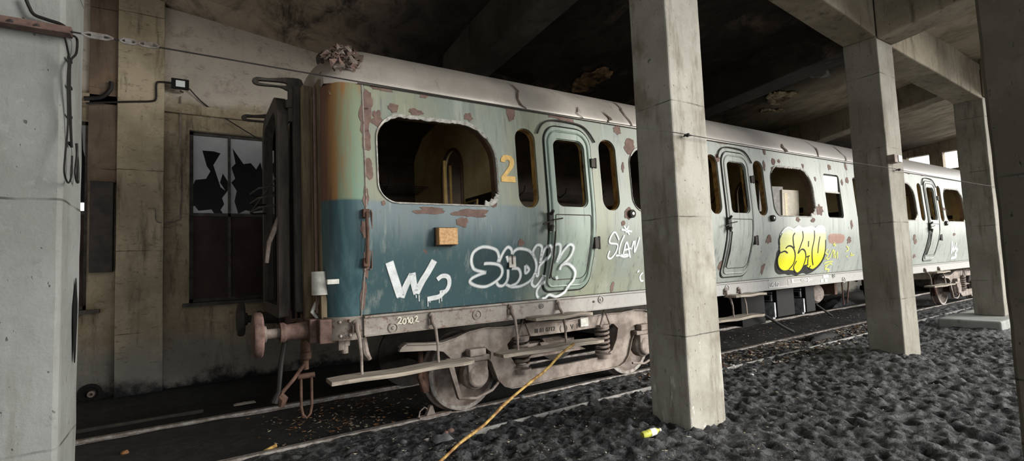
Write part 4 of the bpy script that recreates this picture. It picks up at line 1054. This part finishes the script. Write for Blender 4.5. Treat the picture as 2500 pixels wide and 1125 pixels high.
for s_, w in (([(70, 275), (105, 390), (170, 585)], .044), ([(172, 590), (215, 480), (268, 380)], .036), ([(268, 370), (282, 470), (305, 555)], .036), ([(300, 555), (350, 450), (400, 370), (460, 262)], .038),
             ([(480, 432), (525, 400), (575, 410), (585, 470), (555, 530), (500, 545)], .026), ([(545, 530), (500, 575), (440, 590), (395, 600)], .028)):
    stroke(m, c7(s_), w, .8, taper=True)
for s_ in ([(300, 560), (302, 590)], [(325, 560), (327, 620)], [(402, 600), (403, 665)], [(418, 600), (420, 630)], [(500, 590), (498, 635)], [(520, 580), (520, 620)]): stroke(m, c7(s_), .006, .6)
o = m.build('graffiti_tag', 'paint_white', CO); o['label'] = 'thick white painted W3 tag'
m = NB()
fill(m, c7([(775, 260), (800, 190), (880, 150), (990, 170), (1010, 240), (1000, 290), (1040, 340), (1030, 400), (980, 450), (900, 490), (820, 485), (765, 450), (790, 400), (850, 370), (800, 340)]), .0045)
fill(m, c7([(1010, 285), (1060, 180), (1120, 175), (1200, 165), (1290, 200), (1330, 290), (1320, 370), (1280, 440), (1200, 485), (1100, 490), (1000, 470), (1030, 400)]), .0045)
m.build('graffiti_shading', 'spray_dark', CO)
m = NB()
for s_ in ([(1000, 285), (1012, 240), (985, 175), (880, 150), (800, 190), (775, 260), (790, 330), (830, 355), (905, 370)],
           [(905, 370), (850, 385), (780, 420), (765, 455), (820, 485), (900, 490), (980, 450), (1030, 400), (1040, 345), (1010, 305), (940, 292), (880, 295)],
           [(1010, 285), (1050, 195), (1090, 152), (1120, 175), (1125, 215)], [(1078, 225), (1095, 285)], [(990, 450), (1010, 482), (1050, 480), (1085, 430), (1090, 340)],
           [(1125, 215), (1150, 180), (1200, 165), (1280, 190), (1330, 280), (1325, 370), (1280, 440), (1200, 485), (1120, 492), (1072, 470)], [(1120, 335), (1180, 340), (1197, 400), (1165, 460), (1105, 490)],
           [(1238, 305), (1270, 345), (1240, 375), (1238, 305)],
           [(1315, 250), (1305, 190), (1340, 135), (1380, 150), (1375, 220), (1363, 295)], [(1363, 295), (1400, 180), (1440, 140), (1452, 200), (1400, 270), (1360, 320), (1345, 400), (1320, 380), (1300, 430), (1295, 470), (1325, 490), (1370, 440), (1395, 390)],
           [(1450, 220), (1470, 145), (1520, 130), (1525, 190), (1492, 290)], [(1492, 290), (1550, 190), (1605, 132), (1640, 155), (1610, 235), (1530, 315)],
           [(1520, 350), (1540, 305), (1600, 300), (1652, 360), (1640, 430), (1600, 480), (1580, 510)], [(1490, 400), (1500, 430)], [(1395, 440), (1340, 520), (1345, 580), (1390, 590), (1430, 560), (1490, 575), (1560, 540), (1590, 490)]):
    stroke(m, c7(s_), .026, .18)
o = m.build('graffiti_tag', 'spray_white', CO); o['label'] = 'white outlined SADYK bubble letters across the door'
m = NB()
for s_ in ([(2045, 95), (2010, 25), (1975, 60), (1965, 115), (2030, 130), (2020, 190), (1975, 248), (1948, 235), (1965, 180)], [(2092, 45), (2060, 120), (2045, 205), (2080, 235), (2130, 225)],
           [(2075, 235), (2110, 110), (2140, 250)], [(2085, 180), (2150, 160)], [(2170, 95), (2150, 170), (2180, 100), (2178, 195), (2222, 60)], [(2010, 225), (2130, 215)], [(2060, 0), (2160, 20)], [(2085, -35), (2135, 50)], [(2125, -30), (2100, 30)],
           [(2200, 370), (2218, 350)], [(2250, 370), (2225, 400), (2232, 440), (2255, 440)]):
    stroke(m, c7(s_), .019, .25)
o = m.build('graffiti_tag', 'spray_white', CO); o['label'] = 'white sprayed SLAV tag with a small star'
m = NB(); fill(m, c8([(260, 560), (215, 680), (192, 800), (205, 890), (260, 935), (350, 928), (400, 945), (450, 935), (520, 955), (580, 925), (640, 912), (680, 932), (780, 890), (880, 800), (945, 690), (968, 560), (800, 600), (500, 600)]), .005)
m.build('graffiti_shadow', 'spray_black', CO)
m = NB(); fill(m, c8([(300, 290), (400, 222), (480, 250), (550, 208), (620, 238), (740, 212), (800, 240), (850, 208), (925, 210), (960, 260), (967, 400), (960, 560), (920, 700), (850, 800), (770, 858), (718, 845), (690, 815), (640, 800), (600, 860), (530, 915), (485, 880), (410, 868), (330, 885), (262, 850), (235, 770), (240, 690), (275, 610), (262, 500), (265, 400)]), .008)
o = m.build('graffiti_fill', 'spray_yellow_fade', CO); o['label'] = 'yellow SLAV bubble letter fill paling to white on top'
m = NB()
for s_ in ([(355, 540), (400, 502), (455, 515), (492, 580), (500, 680), (470, 780), (400, 865)], [(262, 500), (270, 600), (340, 582), (388, 612)], [(270, 605), (235, 690), (235, 780), (265, 850), (330, 885), (410, 868)], [(500, 300), (470, 360), (475, 470), (490, 540)], [(265, 500), (262, 400), (300, 300)],
           [(612, 270), (622, 380), (590, 480), (545, 612), (600, 552), (650, 580), (662, 680), (630, 790), (590, 870), (530, 915), (485, 870), (480, 810), (525, 725)], [(792, 260), (792, 400), (760, 560), (760, 700), (775, 800)], [(705, 420), (702, 520)], [(672, 668), (725, 652)], [(700, 665), (692, 740), (692, 790)],
           [(635, 800), (700, 790)], [(880, 350), (858, 480), (845, 620)], [(965, 400), (960, 560), (920, 700), (850, 800), (770, 860), (715, 840), (740, 800)]):
    stroke(m, c8(s_), .016, .6)
for i in range(len(m.v)): m.v[i] = (m.v[i][0], m.v[i][1] - .005, m.v[i][2])
m.build('graffiti_outline', 'spray_black', CO)
m = NB(); stroke(m, c8([(270, 350), (330, 260), (400, 222), (480, 252), (550, 208), (620, 238), (740, 212), (800, 240), (850, 208), (925, 210), (962, 260)]), .03, .3)
for i in range(len(m.v)): m.v[i] = (m.v[i][0], m.v[i][1] - .004, m.v[i][2])
m.build('graffiti_highlight', 'spray_white', CO)
m = NB()
for s_ in ([(1010, 545), (965, 600), (1000, 640), (950, 710)], [(1040, 550), (985, 690), (1030, 690)], [(1020, 700), (1085, 560), (1085, 690)], [(1105, 560), (1110, 680), (1150, 590), (1145, 700)], [(940, 770), (1000, 745), (1080, 740)], [(950, 810), (1040, 770), (1060, 790)], [(1000, 800), (960, 850), (1020, 860), (990, 900)], [(1080, 470), (1130, 500)], [(1110, 440), (1095, 510)],
           [(1285, 500), (1320, 550), (1275, 585)], [(1355, 600), (1370, 660)], [(1340, 650), (1410, 635)], [(1285, 655), (1300, 670)]):
    stroke(m, c8(s_), .020, .35)
o = m.build('graffiti_tag', 'spray_lemon', CO); o['label'] = 'small lemon yellow tags beside the bubble letters'
m = NB(); fill(m, c8([(1030, 325), (1250, 330), (1240, 440), (1180, 460), (1030, 455)]), .005, 3)
m.build('graffiti_patch', 'spray_red', CO)
m = NB()
c9 = lambda L: [(2180 + u / 2.813, 360 + v / 2.813) for u, v in L]
for s_ in ([(403, 640), (398, 730)], [(398, 730), (415, 675), (415, 710), (437, 650)], [(425, 690), (440, 705), (425, 725), (432, 750), (395, 760)]): stroke(m, c9(s_), .045, .5)
o = m.build('graffiti_tag', 'paint_white', CO); o['label'] = 'small white W3 tag near the far end of the coach'
# chalk number on the solebar
class Sf:
    y = 4.652
    def __call__(s, a, b): return onp(a, b, 1, 4.652)
sf = Sf(); m = NB(); c6 = lambda L: [(800 + u / 4.5, 600 + v / 4.5) for u, v in L]
for s_ in ([(765, 800), (785, 782), (805, 795), (790, 830), (757, 860), (785, 852), (815, 855)], [(840, 795), (822, 830), (835, 855), (855, 840), (855, 805), (840, 795)], [(868, 805), (885, 785), (888, 850)], [(915, 785), (900, 820), (912, 848), (930, 830), (930, 795), (915, 785)], [(938, 838), (940, 842), (943, 846), (946, 849)], [(950, 785), (975, 770), (982, 790), (965, 820), (945, 840), (970, 828), (1003, 832)]):
    stroke(m, c6(s_), .0065, .6, surf=sf)
o = m.build('chalk_number', 'chalk', CO); o['label'] = 'chalked number 2010.2 on the solebar'

# ------------------------------------------------------------------ things on walls and columns
# floodlight on the back wall
q = onp(440, 205, 1, 8.62)
E1 = empty('floodlight', (q.x, 8.62, q.z), 'small black floodlight with pale glass on the back wall', 'floodlight')
m = MB(); m.box(q.x - .11, q.x + .11, 8.60, 8.66, q.z - .075, q.z + .075); m.build('housing', 'black', E1, bevel=.008)
m = MB(); m.box(q.x - .055, q.x + .06, 8.592, 8.60, q.z - .05, q.z + .045); m.build('glass', 'floodglass', E1, bevel=.004)
m = MB(); m.tube([(q.x, 8.66, q.z - .09), (q.x + .03, 8.72, q.z - .09), (q.x + .03, 8.80, q.z - .06)], .012, 6); m.build('bracket', 'rust', E1)
def cable(pts, r, label, name='cable', mat='cable_black', n=5):
    m = MB(); m.tube(crom(pts, n), r, 6); return tag(m.build(name, mat, smooth=True), label, 'cable')
W = lambda px, py, y=8.66: tuple(onp(px, py, 1, y))
cable([W(210, 252), W(250, 250), W(330, 248), W(370, 247), W(381, 240), W(382, 205), W(392, 200), W(420, 203)], .014, 'black conduit running along the pilaster to the floodlight')
cable([W(462, 216, 8.74), W(490, 246, 8.77), W(530, 276, 8.78), W(600, 320, 8.72), W(690, 375, 8.70)], .009, 'thin diagonal cable running down from the floodlight across the window')
cable([W(441, 235, 8.78), W(440, 300, 8.78), W(441, 420, 8.78), W(440, 520, 8.78), W(432, 538, 8.78), W(384, 542, 8.66), W(378, 512, 8.66), W(362, 509, 8.66)], .010, 'thin pale conduit going down the wall beside the window', mat='dusty_steel', n=4)
cable([W(205, 240, 8.7), W(245, 238, 8.7), W(268, 220, 8.7), W(272, 200, 8.7)], .03, 'thick black cable curling out of the wall left of the pilaster')
m = MB(); q0 = onp(236, 442, 1, 8.74); q1 = onp(281, 700, 1, 8.74)
m.box(-1.20, -.95, 8.66, 8.80, 1.75, 3.0); tag(m.build('switch_cabinet', 'dark_steel', bevel=.01), 'dark narrow metal cabinet between window and pilaster', 'cabinet')
m = MB(); q = onp(218, 962, 1, 8.75); m.lathe((q.x, 8.8, q.z), (0, -1, 0), [(0, .13), (.03, .13), (.035, .09), (.02, .08), (.02, .001)], 20); o = m.build('wall_hole_pipe', 'black', smooth=True); tag(o, 'dark round hole with pipe flange low on the back wall', 'pipe')
m = MB(); m.lathe((q.x + .02, 8.79, q.z), (0, -1, 0), [(0, .04), (.08, .04), (.08, .02), (.03, .015), (.03, .001)], 16); m.build('pipe_end', 'dusty_steel', o, smooth=True)

# rusty bracket, tension wire and cables on the left column
Yf = 3.05
a = onp(-40, 52, 1, Yf); b = onp(180, 84, 1, Yf)
m = MB(); za = 2.84; m.box(-1.3, -.50, 3.05, 3.085, za - .018, za + .028); m.box(-1.3, -.50, 3.02, 3.05, za - .018, za - .010)
BR = m.build('angle_bracket', 'red_paint', bevel=.002); tag(BR, 'rusty red steel angle bar bolted across the left column', 'bracket')
m = MB()
for x in (-.71, -.62): m.lathe((x, 3.05, za + .004), (0, -1, 0), [(0, .010), (.006, .010), (.008, .001)], 8)
m.build('bolt', 'dark_steel', BR)
def wireseg(p0, p1, sag=.01, n=10):
    return [Vector(p0).lerp(Vector(p1), i / n) - Vector((0, 0, sag * 4 * (i / n) * (1 - i / n))) for i in range(n + 1)]
m = MB(); m.tube(wireseg((-.50, 3.03, 2.835), (3.9, 3.03, 2.835), .015), .0042, 6); m.tube(wireseg((3.9, 3.03, 2.835), (8.82, 3.01, 2.835), .01), .0042, 6); m.tube(wireseg((8.82, 3.01, 2.835), (14.5, 3.05, 2.83), .015), .0042, 6)
tag(m.build('tension_wire', 'wire'), 'thin steel wire stretched along the columns in front of the coach', 'wire')
m = MB()
for x, w in ((-.40, .06), (-.28, .035), (-.20, .045)):
    m.tube([(x - w, 3.03, 2.835), (x - w * .6, 3.03, 2.845), (x + w * .6, 3.03, 2.845), (x + w, 3.03, 2.835)], .006, 6); m.tube([(x - w, 3.03, 2.835), (x - w * .6, 3.03, 2.824), (x + w * .6, 3.03, 2.824), (x + w, 3.03, 2.835)], .006, 6)
    m.tube([(x - w * .4, 3.03, 2.835), (x + w * .4, 3.03, 2.835)], .010, 6)
tag(m.build('turnbuckle', 'rail_steel', smooth=True), 'steel turnbuckle and shackles tensioning the wire at the left column', 'turnbuckle')
for x, y in ((4.06, 3.03), (9.02, 3.01)):
    m = MB(); m.lathe((x, y + .05, 2.832), (0, -1, 0), [(0, .008), (.03, .008), (.035, .018), (.06, .018), (.065, .01), (.066, .001)], 10); m.tube([(x - .05, y, 2.832), (x + .05, y, 2.832)], .007, 6)
    tag(m.build('wire_insulator', 'black', smooth=True), 'small black wire clip on the ' + ('middle column' if x < 5 else 'lamp column'), 'clip')
V = lambda px, py, y=3.06: tuple(onp(px, py, 1, y))
V2 = lambda px, py: tuple(onp(px, py, 0, -.505))
def C1(pts, r, label): 
    m = MB(); m.tube(crom(pts, 5), r, 6); return tag(m.build('hanging_cable', 'cable_black', smooth=True), label, 'cable')
C1([V2(176, 86), V2(188, 96), V2(186, 130), V2(172, 150), V2(170, 200), V2(171, 260), V2(173, 320), V2(175, 360)], .0055, 'black cable strapped down the side of the left column')
C1([V2(158, 90), V2(165, 120), V2(168, 145), V2(165, 200), V2(166, 300), V2(160, 370), V2(157, 420), V2(166, 446), V2(174, 430), V2(176, 380)], .004, 'thin grey cable loop hanging from the left column bracket')
C1([V2(187, 350), V2(188, 380), V2(184, 420), V2(188, 443), V2(191, 440), V2(190, 400), V2(188, 380)], .006, 'short black cable end loop on the left column')
C1([V(62, -6), V(72, 18), V(84, 36), V(115, 48), V(150, 60), V(176, 80)], .008, 'thick black cable coming down to the bracket on the left column')
for py, wd in ((146, 'uppermost'), (212, 'second from top'), (283, 'third from top'), (352, 'lowest')):
    m = MB(); p = onp(171, py, 0, -.515); m.box(p.x - .005, p.x + .004, p.y - .035, p.y + .035, p.z - .006, p.z + .006)
    tag(m.build('cable_strap', 'black'), 'small black strap holding cables to the left column, ' + wd, 'strap', 'cable straps on the left column')
m = MB(); p = onp(186, 780, 0, -.524)
ring = [(p.y - .045 + .04 * math.cos(a) * (1 + .2 * math.sin(3 * a)), p.z + .19 * math.sin(a) * (1 + .15 * math.cos(4 * a))) for a in [2 * PI * k / 24 for k in range(24)]]
m.prism([ring], lambda u, v, d: (d, u, v), -.519, -.523); tag(m.build('paint_stain', 'black'), 'tall black paint smear on the left column edge', 'stain')

# lamp on the third column
q = onp(2190, 388, 1, 2.99)
E2 = empty('wall_lamp', (q.x, 3.03, q.z), 'small box lamp with white lens on the third column', 'lamp')
m = MB(); m.box(q.x - .14, q.x + .03, 2.97, 3.07, q.z - .06, q.z + .06); m.build('housing', 'dusty_steel', E2, bevel=.008)
m = MB(); m.box(q.x - .03, q.x + .10, 2.955, 3.05, q.z - .05, q.z + .055); m.build('lens', 'white_plastic', E2, bevel=.01)

# ------------------------------------------------------------------ ground litter
def G(px, py, z=0.0): return onp(px, py, 2, z)
# long yellow stick leaning on the footboard
a = onp(1060, 1140, 2, gh(1.7, 3.9)); b = onp(1400, 840, 1, 4.32)
m = MB(); pts = [a.lerp(b, i / 14) + Vector((.010 * math.sin(i * 1.9), 0, .012 * math.sin(i * 1.1))) for i in range(15)]
m.tube(pts, [.013 + .003 * (i % 3 == 0) for i in range(15)], 8); tag(m.build('bamboo_stick', 'yellow_stick', smooth=True), 'long yellow cane leaning from the ground onto the footboard', 'stick')
a = onp(590, 1130, 2, -.08); b = onp(676, 1086, 2, .02)
m = MB(); m.tube([a - (b - a) * .3, a, b], [.012, .014, .016], 8); tag(m.build('wooden_stick', 'yellow_stick', smooth=True), 'short pale broken stick lying over the near rail at lower left', 'stick')
# bottle
q = G(1588, 1068, .03); E3 = empty('plastic_bottle', (q.x, q.y, 0), 'crushed yellow green plastic bottle lying at the middle column foot', 'bottle')
ax = Vector((1, -.15, .08)).normalized(); o_ = q + Vector((-.09, .015, .035))
m = MB(); m.lathe(o_, ax, [(0, .001), (.003, .028), (.02, .033), (.06, .031), (.09, .034), (.13, .033), (.155, .030), (.17, .022), (.185, .013), (.20, .012)], 18); m.build('body', 'bottle_plastic', E3, smooth=True)
m = MB(); m.lathe(o_, ax, [(.09, .0345), (.15, .0325)], 18); m.build('label', 'white_plastic', E3, smooth=True)
m = MB(); m.lathe(o_, ax, [(.195, .001), (.195, .015), (.212, .015), (.213, .001)], 14); m.build('cap', 'paper', E3, smooth=True)
# wheel chock
q = G(1033, 1012, .0); E4 = empty('wheel_chock', (q.x, 5.2, 0), 'small rusty steel wheel chock on the near rail before the first wheel', 'wheel chock')
m = MB(); m.box(q.x - .10, q.x + .28, 5.15, 5.23, .0, .02); m.build('base', 'dusty_steel', E4, bevel=.004)
m = MB(); m.tube([(q.x - .10, 5.18, .02), (q.x - .085, 5.18, .08), (q.x - .03, 5.18, .115), (q.x + .0, 5.18, .09)], .008, 6); m.build('loop_handle', 'dusty_steel', E4, smooth=True)
m = MB(); m.hexa([(q.x - .02, 5.16, .02), (q.x + .09, 5.16, .02), (q.x - .02, 5.22, .02), (q.x + .09, 5.22, .02), (q.x + .03, 5.16, .12), (q.x + .06, 5.16, .12), (q.x + .03, 5.22, .12), (q.x + .06, 5.22, .12)]); m.build('wedge', 'dusty_steel', E4, bevel=.006)
m = MB(); m.box(16.9, 17.85, 4.95, 4.98, 1.9, 2.68); tag(m.build('loose_panel', 'tan_panel'), 'brown wooden board inside the last visible coach window', 'board')
# rags and paper
def crumple(px, py, sx, sy, sz, mat, name, label, cat, seed, y=None):
    q = G(px, py); z0 = gh(q.x, q.y); m = MB(); n = 9; vs = []; fs = []
    for i in range(n):
        for j in range(n):
            u, v = i / (n - 1) * 2 - 1, j / (n - 1) * 2 - 1; e = max(0, 1 - u * u) * max(0, 1 - v * v)
            w = 1 + .25 * noise.noise(Vector((u * 2 + seed, v * 2, 3)))
            vs.append((q.x + u * sx * w, q.y + v * sy * w, z0 + .012 + sz * (e ** .5) * (.6 + .9 * abs(noise.noise(Vector((u * 3 + seed, v * 3, seed)))))))
    fs = [(i * n + j, (i + 1) * n + j, (i + 1) * n + j + 1, i * n + j + 1) for i in range(n - 1) for j in range(n - 1)]
    return tag(m.add(vs, fs).build(name, mat, smooth=True), label, cat)
crumple(2005, 824, .55, .13, .10, 'black', 'cloth_rag', 'black cloth rag lying along the strip beside the third column', 'rag', 3)
crumple(2042, 742, .9, .35, .34, 'stone', 'plastic_sheet', 'grey white heap of sheeting under the coach middle', 'sheet', 5)
crumple(597, 968, .13, .07, .02, 'paper', 'paper_scrap', 'pale crumpled scrap beyond the far rail below the window', 'paper', 6)
crumple(1078, 1072, .10, .08, .05, 'stone', 'slate_shard', 'pointed grey shard on the ash left of the cane', 'stone', 7)
crumple(1678, 1068, .05, .02, .02, 'paper', 'food_wrapper', 'torn pale wrapper at the foot of the middle column', 'wrapper', 8)
crumple(1832, 858, .05, .04, .04, 'red_paint', 'red_wrapper', 'small red and white wrapper on the strip beyond the middle column', 'wrapper', 9)
# bricks and stones in view
i = 0
for (px, py, s, mt, lb) in ((1100, 1046, .035, 'red_paint', 'small reddish brick chip nearest the cane top of a cluster'), (1088, 1052, .025, 'red_paint', 'tiny reddish brick chip beside the larger one'),
                         (1042, 1068, .03, 'paper', 'white pebble left of the grey shard'), (1275, 968, .03, 'stone', 'grey stone beside the cane under the bogie'), (305, 1095, .03, 'leaf', 'orange brown chip on the dark ground beside the left column'),
                         (985, 1078, .03, 'stone', 'grey pebble between rail and cane at the bottom'), (1790, 893, .04, 'white_plastic', 'white pebble right of the middle column'), (1835, 912, .03, 'white_plastic', 'white pebble on the ash beyond the edging strip')):
    q = G(px, py); z0 = gh(q.x, q.y); m = MB(); rr = random.Random(i); i += 1
    bm = bmesh.new(); bmesh.ops.create_icosphere(bm, subdivisions=2, radius=s)
    m.add([(v.co.x * 1.2 + q.x + .2 * s * noise.noise(v.co * 40), v.co.y + q.y, v.co.z * .7 * (1 + .5 * noise.noise(v.co * 30 + Vector((i, 0, 0)))) + z0 + s * .35) for v in bm.verts], [[v.index for v in f.verts] for f in bm.faces]); bm.free()
    tag(m.build('stone_chip', mt), lb, 'stone')

# leaf litter and gravel crumbs: nobody could count them
COLS = [(3.85, 4.51, 3.03, 3.62), (8.72, 9.44, 3.0, 3.6)]
def litter(name, mats, n, fn, smin, smax, label, cat, seed):
    rr = random.Random(seed); m = MB()
    for i in range(n):
        x, y = fn(rr)
        if any(a < x < b and c < y < d for a, b, c, d in COLS): continue
        z = gh(x, y) + .006; s = rr.uniform(smin, smax); a = rr.uniform(0, 2 * PI); t1 = rr.uniform(-.6, .6); c = rr.uniform(.2, .8)
        d = Vector((math.cos(a), math.sin(a), t1 * .4)) * s; e = Vector((-math.sin(a), math.cos(a), rr.uniform(-.4, .4))) * s * .45
        p = Vector((x, y, z + s * .25))
        m.add([p - d, p + e - Vector((0, 0, c * s * .3)), p + d, p - e - Vector((0, 0, c * s * .3))], [(0, 1, 2), (0, 2, 3)], rr.choice(range(len(mats))))
    o = m.build(name, mats); return tag(o, label, cat, kind='stuff')
litter('leaf_litter', ['leaf', 'leaf_pale', 'leaf'], 420, lambda r: (min(6, abs(r.gauss(0, .55)) + .75 + r.uniform(-.25, .9)), r.uniform(5.4, 6.75)), .012, .035, 'brown fallen leaves between the rails below the coach end', 'leaves', 1)
litter('leaf_litter', ['leaf', 'leaf_pale', 'leaf', 'paper', 'stone'], 2200, lambda r: (r.uniform(5.2, 13), r.uniform(4.52, 5.12)), .014, .042, 'leaves and crumbs between edging strip and rail beyond the middle column', 'leaves', 2)
litter('ash_crumbs', ['stone', 'stone', 'black', 'leaf_pale'], 2600, lambda r: (1.2 + 9 * r.random() ** 1.4, r.uniform(2.2, 5.1)), .006, .022, 'loose crumbs and twigs scattered over the black ash', 'gravel', 3)
litter('leaf_litter', ['leaf', 'leaf_pale', 'stone', 'paper'], 900, lambda r: (r.uniform(5.5, 19), r.uniform(5.35, 6.75)), .012, .035, 'leaves and crumbs on the black bed between the rails under the coach', 'leaves', 9)
litter('leaf_litter', ['leaf', 'leaf_pale', 'paper'], 260, lambda r: (r.gauss(8.2, .7), r.gauss(4.25, .12)), .015, .04, 'patch of leaves by the edging strip near the third column', 'leaves', 4)

for i, (px, py, rx, ry, mt, lb, pt) in enumerate(((1900, 235, .40, .30, 'scab', 'larger of the two peeled yellowish plaster patches on the black ceiling', 7), (1885, 265, .35, .16, 'scab', 'lower streaky yellowish plaster patch on the black ceiling', 5),
        (1975, 160, .75, .28, 'stone_grey', 'grey violet flaking streaks on the black ceiling left of the lamp column top', 12),
        (2052, 300, .45, .3, 'scab', 'small pale plaster patch on the ceiling beside the third column', 1), (1405, 190, .42, .60, 'scab_tan', 'tan plaster patch on the dark ceiling just above the coach roof', 3))):
    o = scab('plaster_patch', px, py, 5, rx, ry, mt, lb, i + 11, pt); tag(o, lb, 'plaster patch')

GR = {'concrete_column': 'concrete columns of the shed', 'concrete_beam': 'concrete beams under the roof', 'rail': 'rails of the coach track', 'stone_chip': 'small stones and chips on the ground',
      'plaster_patch': 'peeled plaster patches on the ceiling', 'cable': 'cables and conduits on the back wall', 'hanging_cable': 'cables hanging on the left column', 'wire_insulator': 'wire clips on the columns'}
for o in bpy.data.objects:
    if not o.parent and o.name.split('.')[0] in GR: o['group'] = GR[o.name.split('.')[0]]
# ------------------------------------------------------------------ light
w = bpy.data.worlds.new('overcast'); S.world = w; w.use_nodes = True
bg = w.node_tree.nodes['Background']; bg.inputs[0].default_value = (.94, .97, 1.0, 1); bg.inputs[1].default_value = 1.55
def sun(name, d, ang, e, col):
    l = bpy.data.lights.new(name, 'SUN'); l.angle = R_(ang); l.energy = e; l.color = col
    o = bpy.data.objects.new(name, l); COL.objects.link(o); o.rotation_euler = Vector(d).to_track_quat('-Z', 'Y').to_euler()
sun('hazy_daylight', (-.66, .70, -.25), 40, 4.9, (1, .965, .90))
vs_ = S.view_settings; vs_.view_transform = 'Standard'; vs_.look = 'None'; vs_.exposure = .58; vs_.gamma = 1; vs_.use_curve_mapping = False
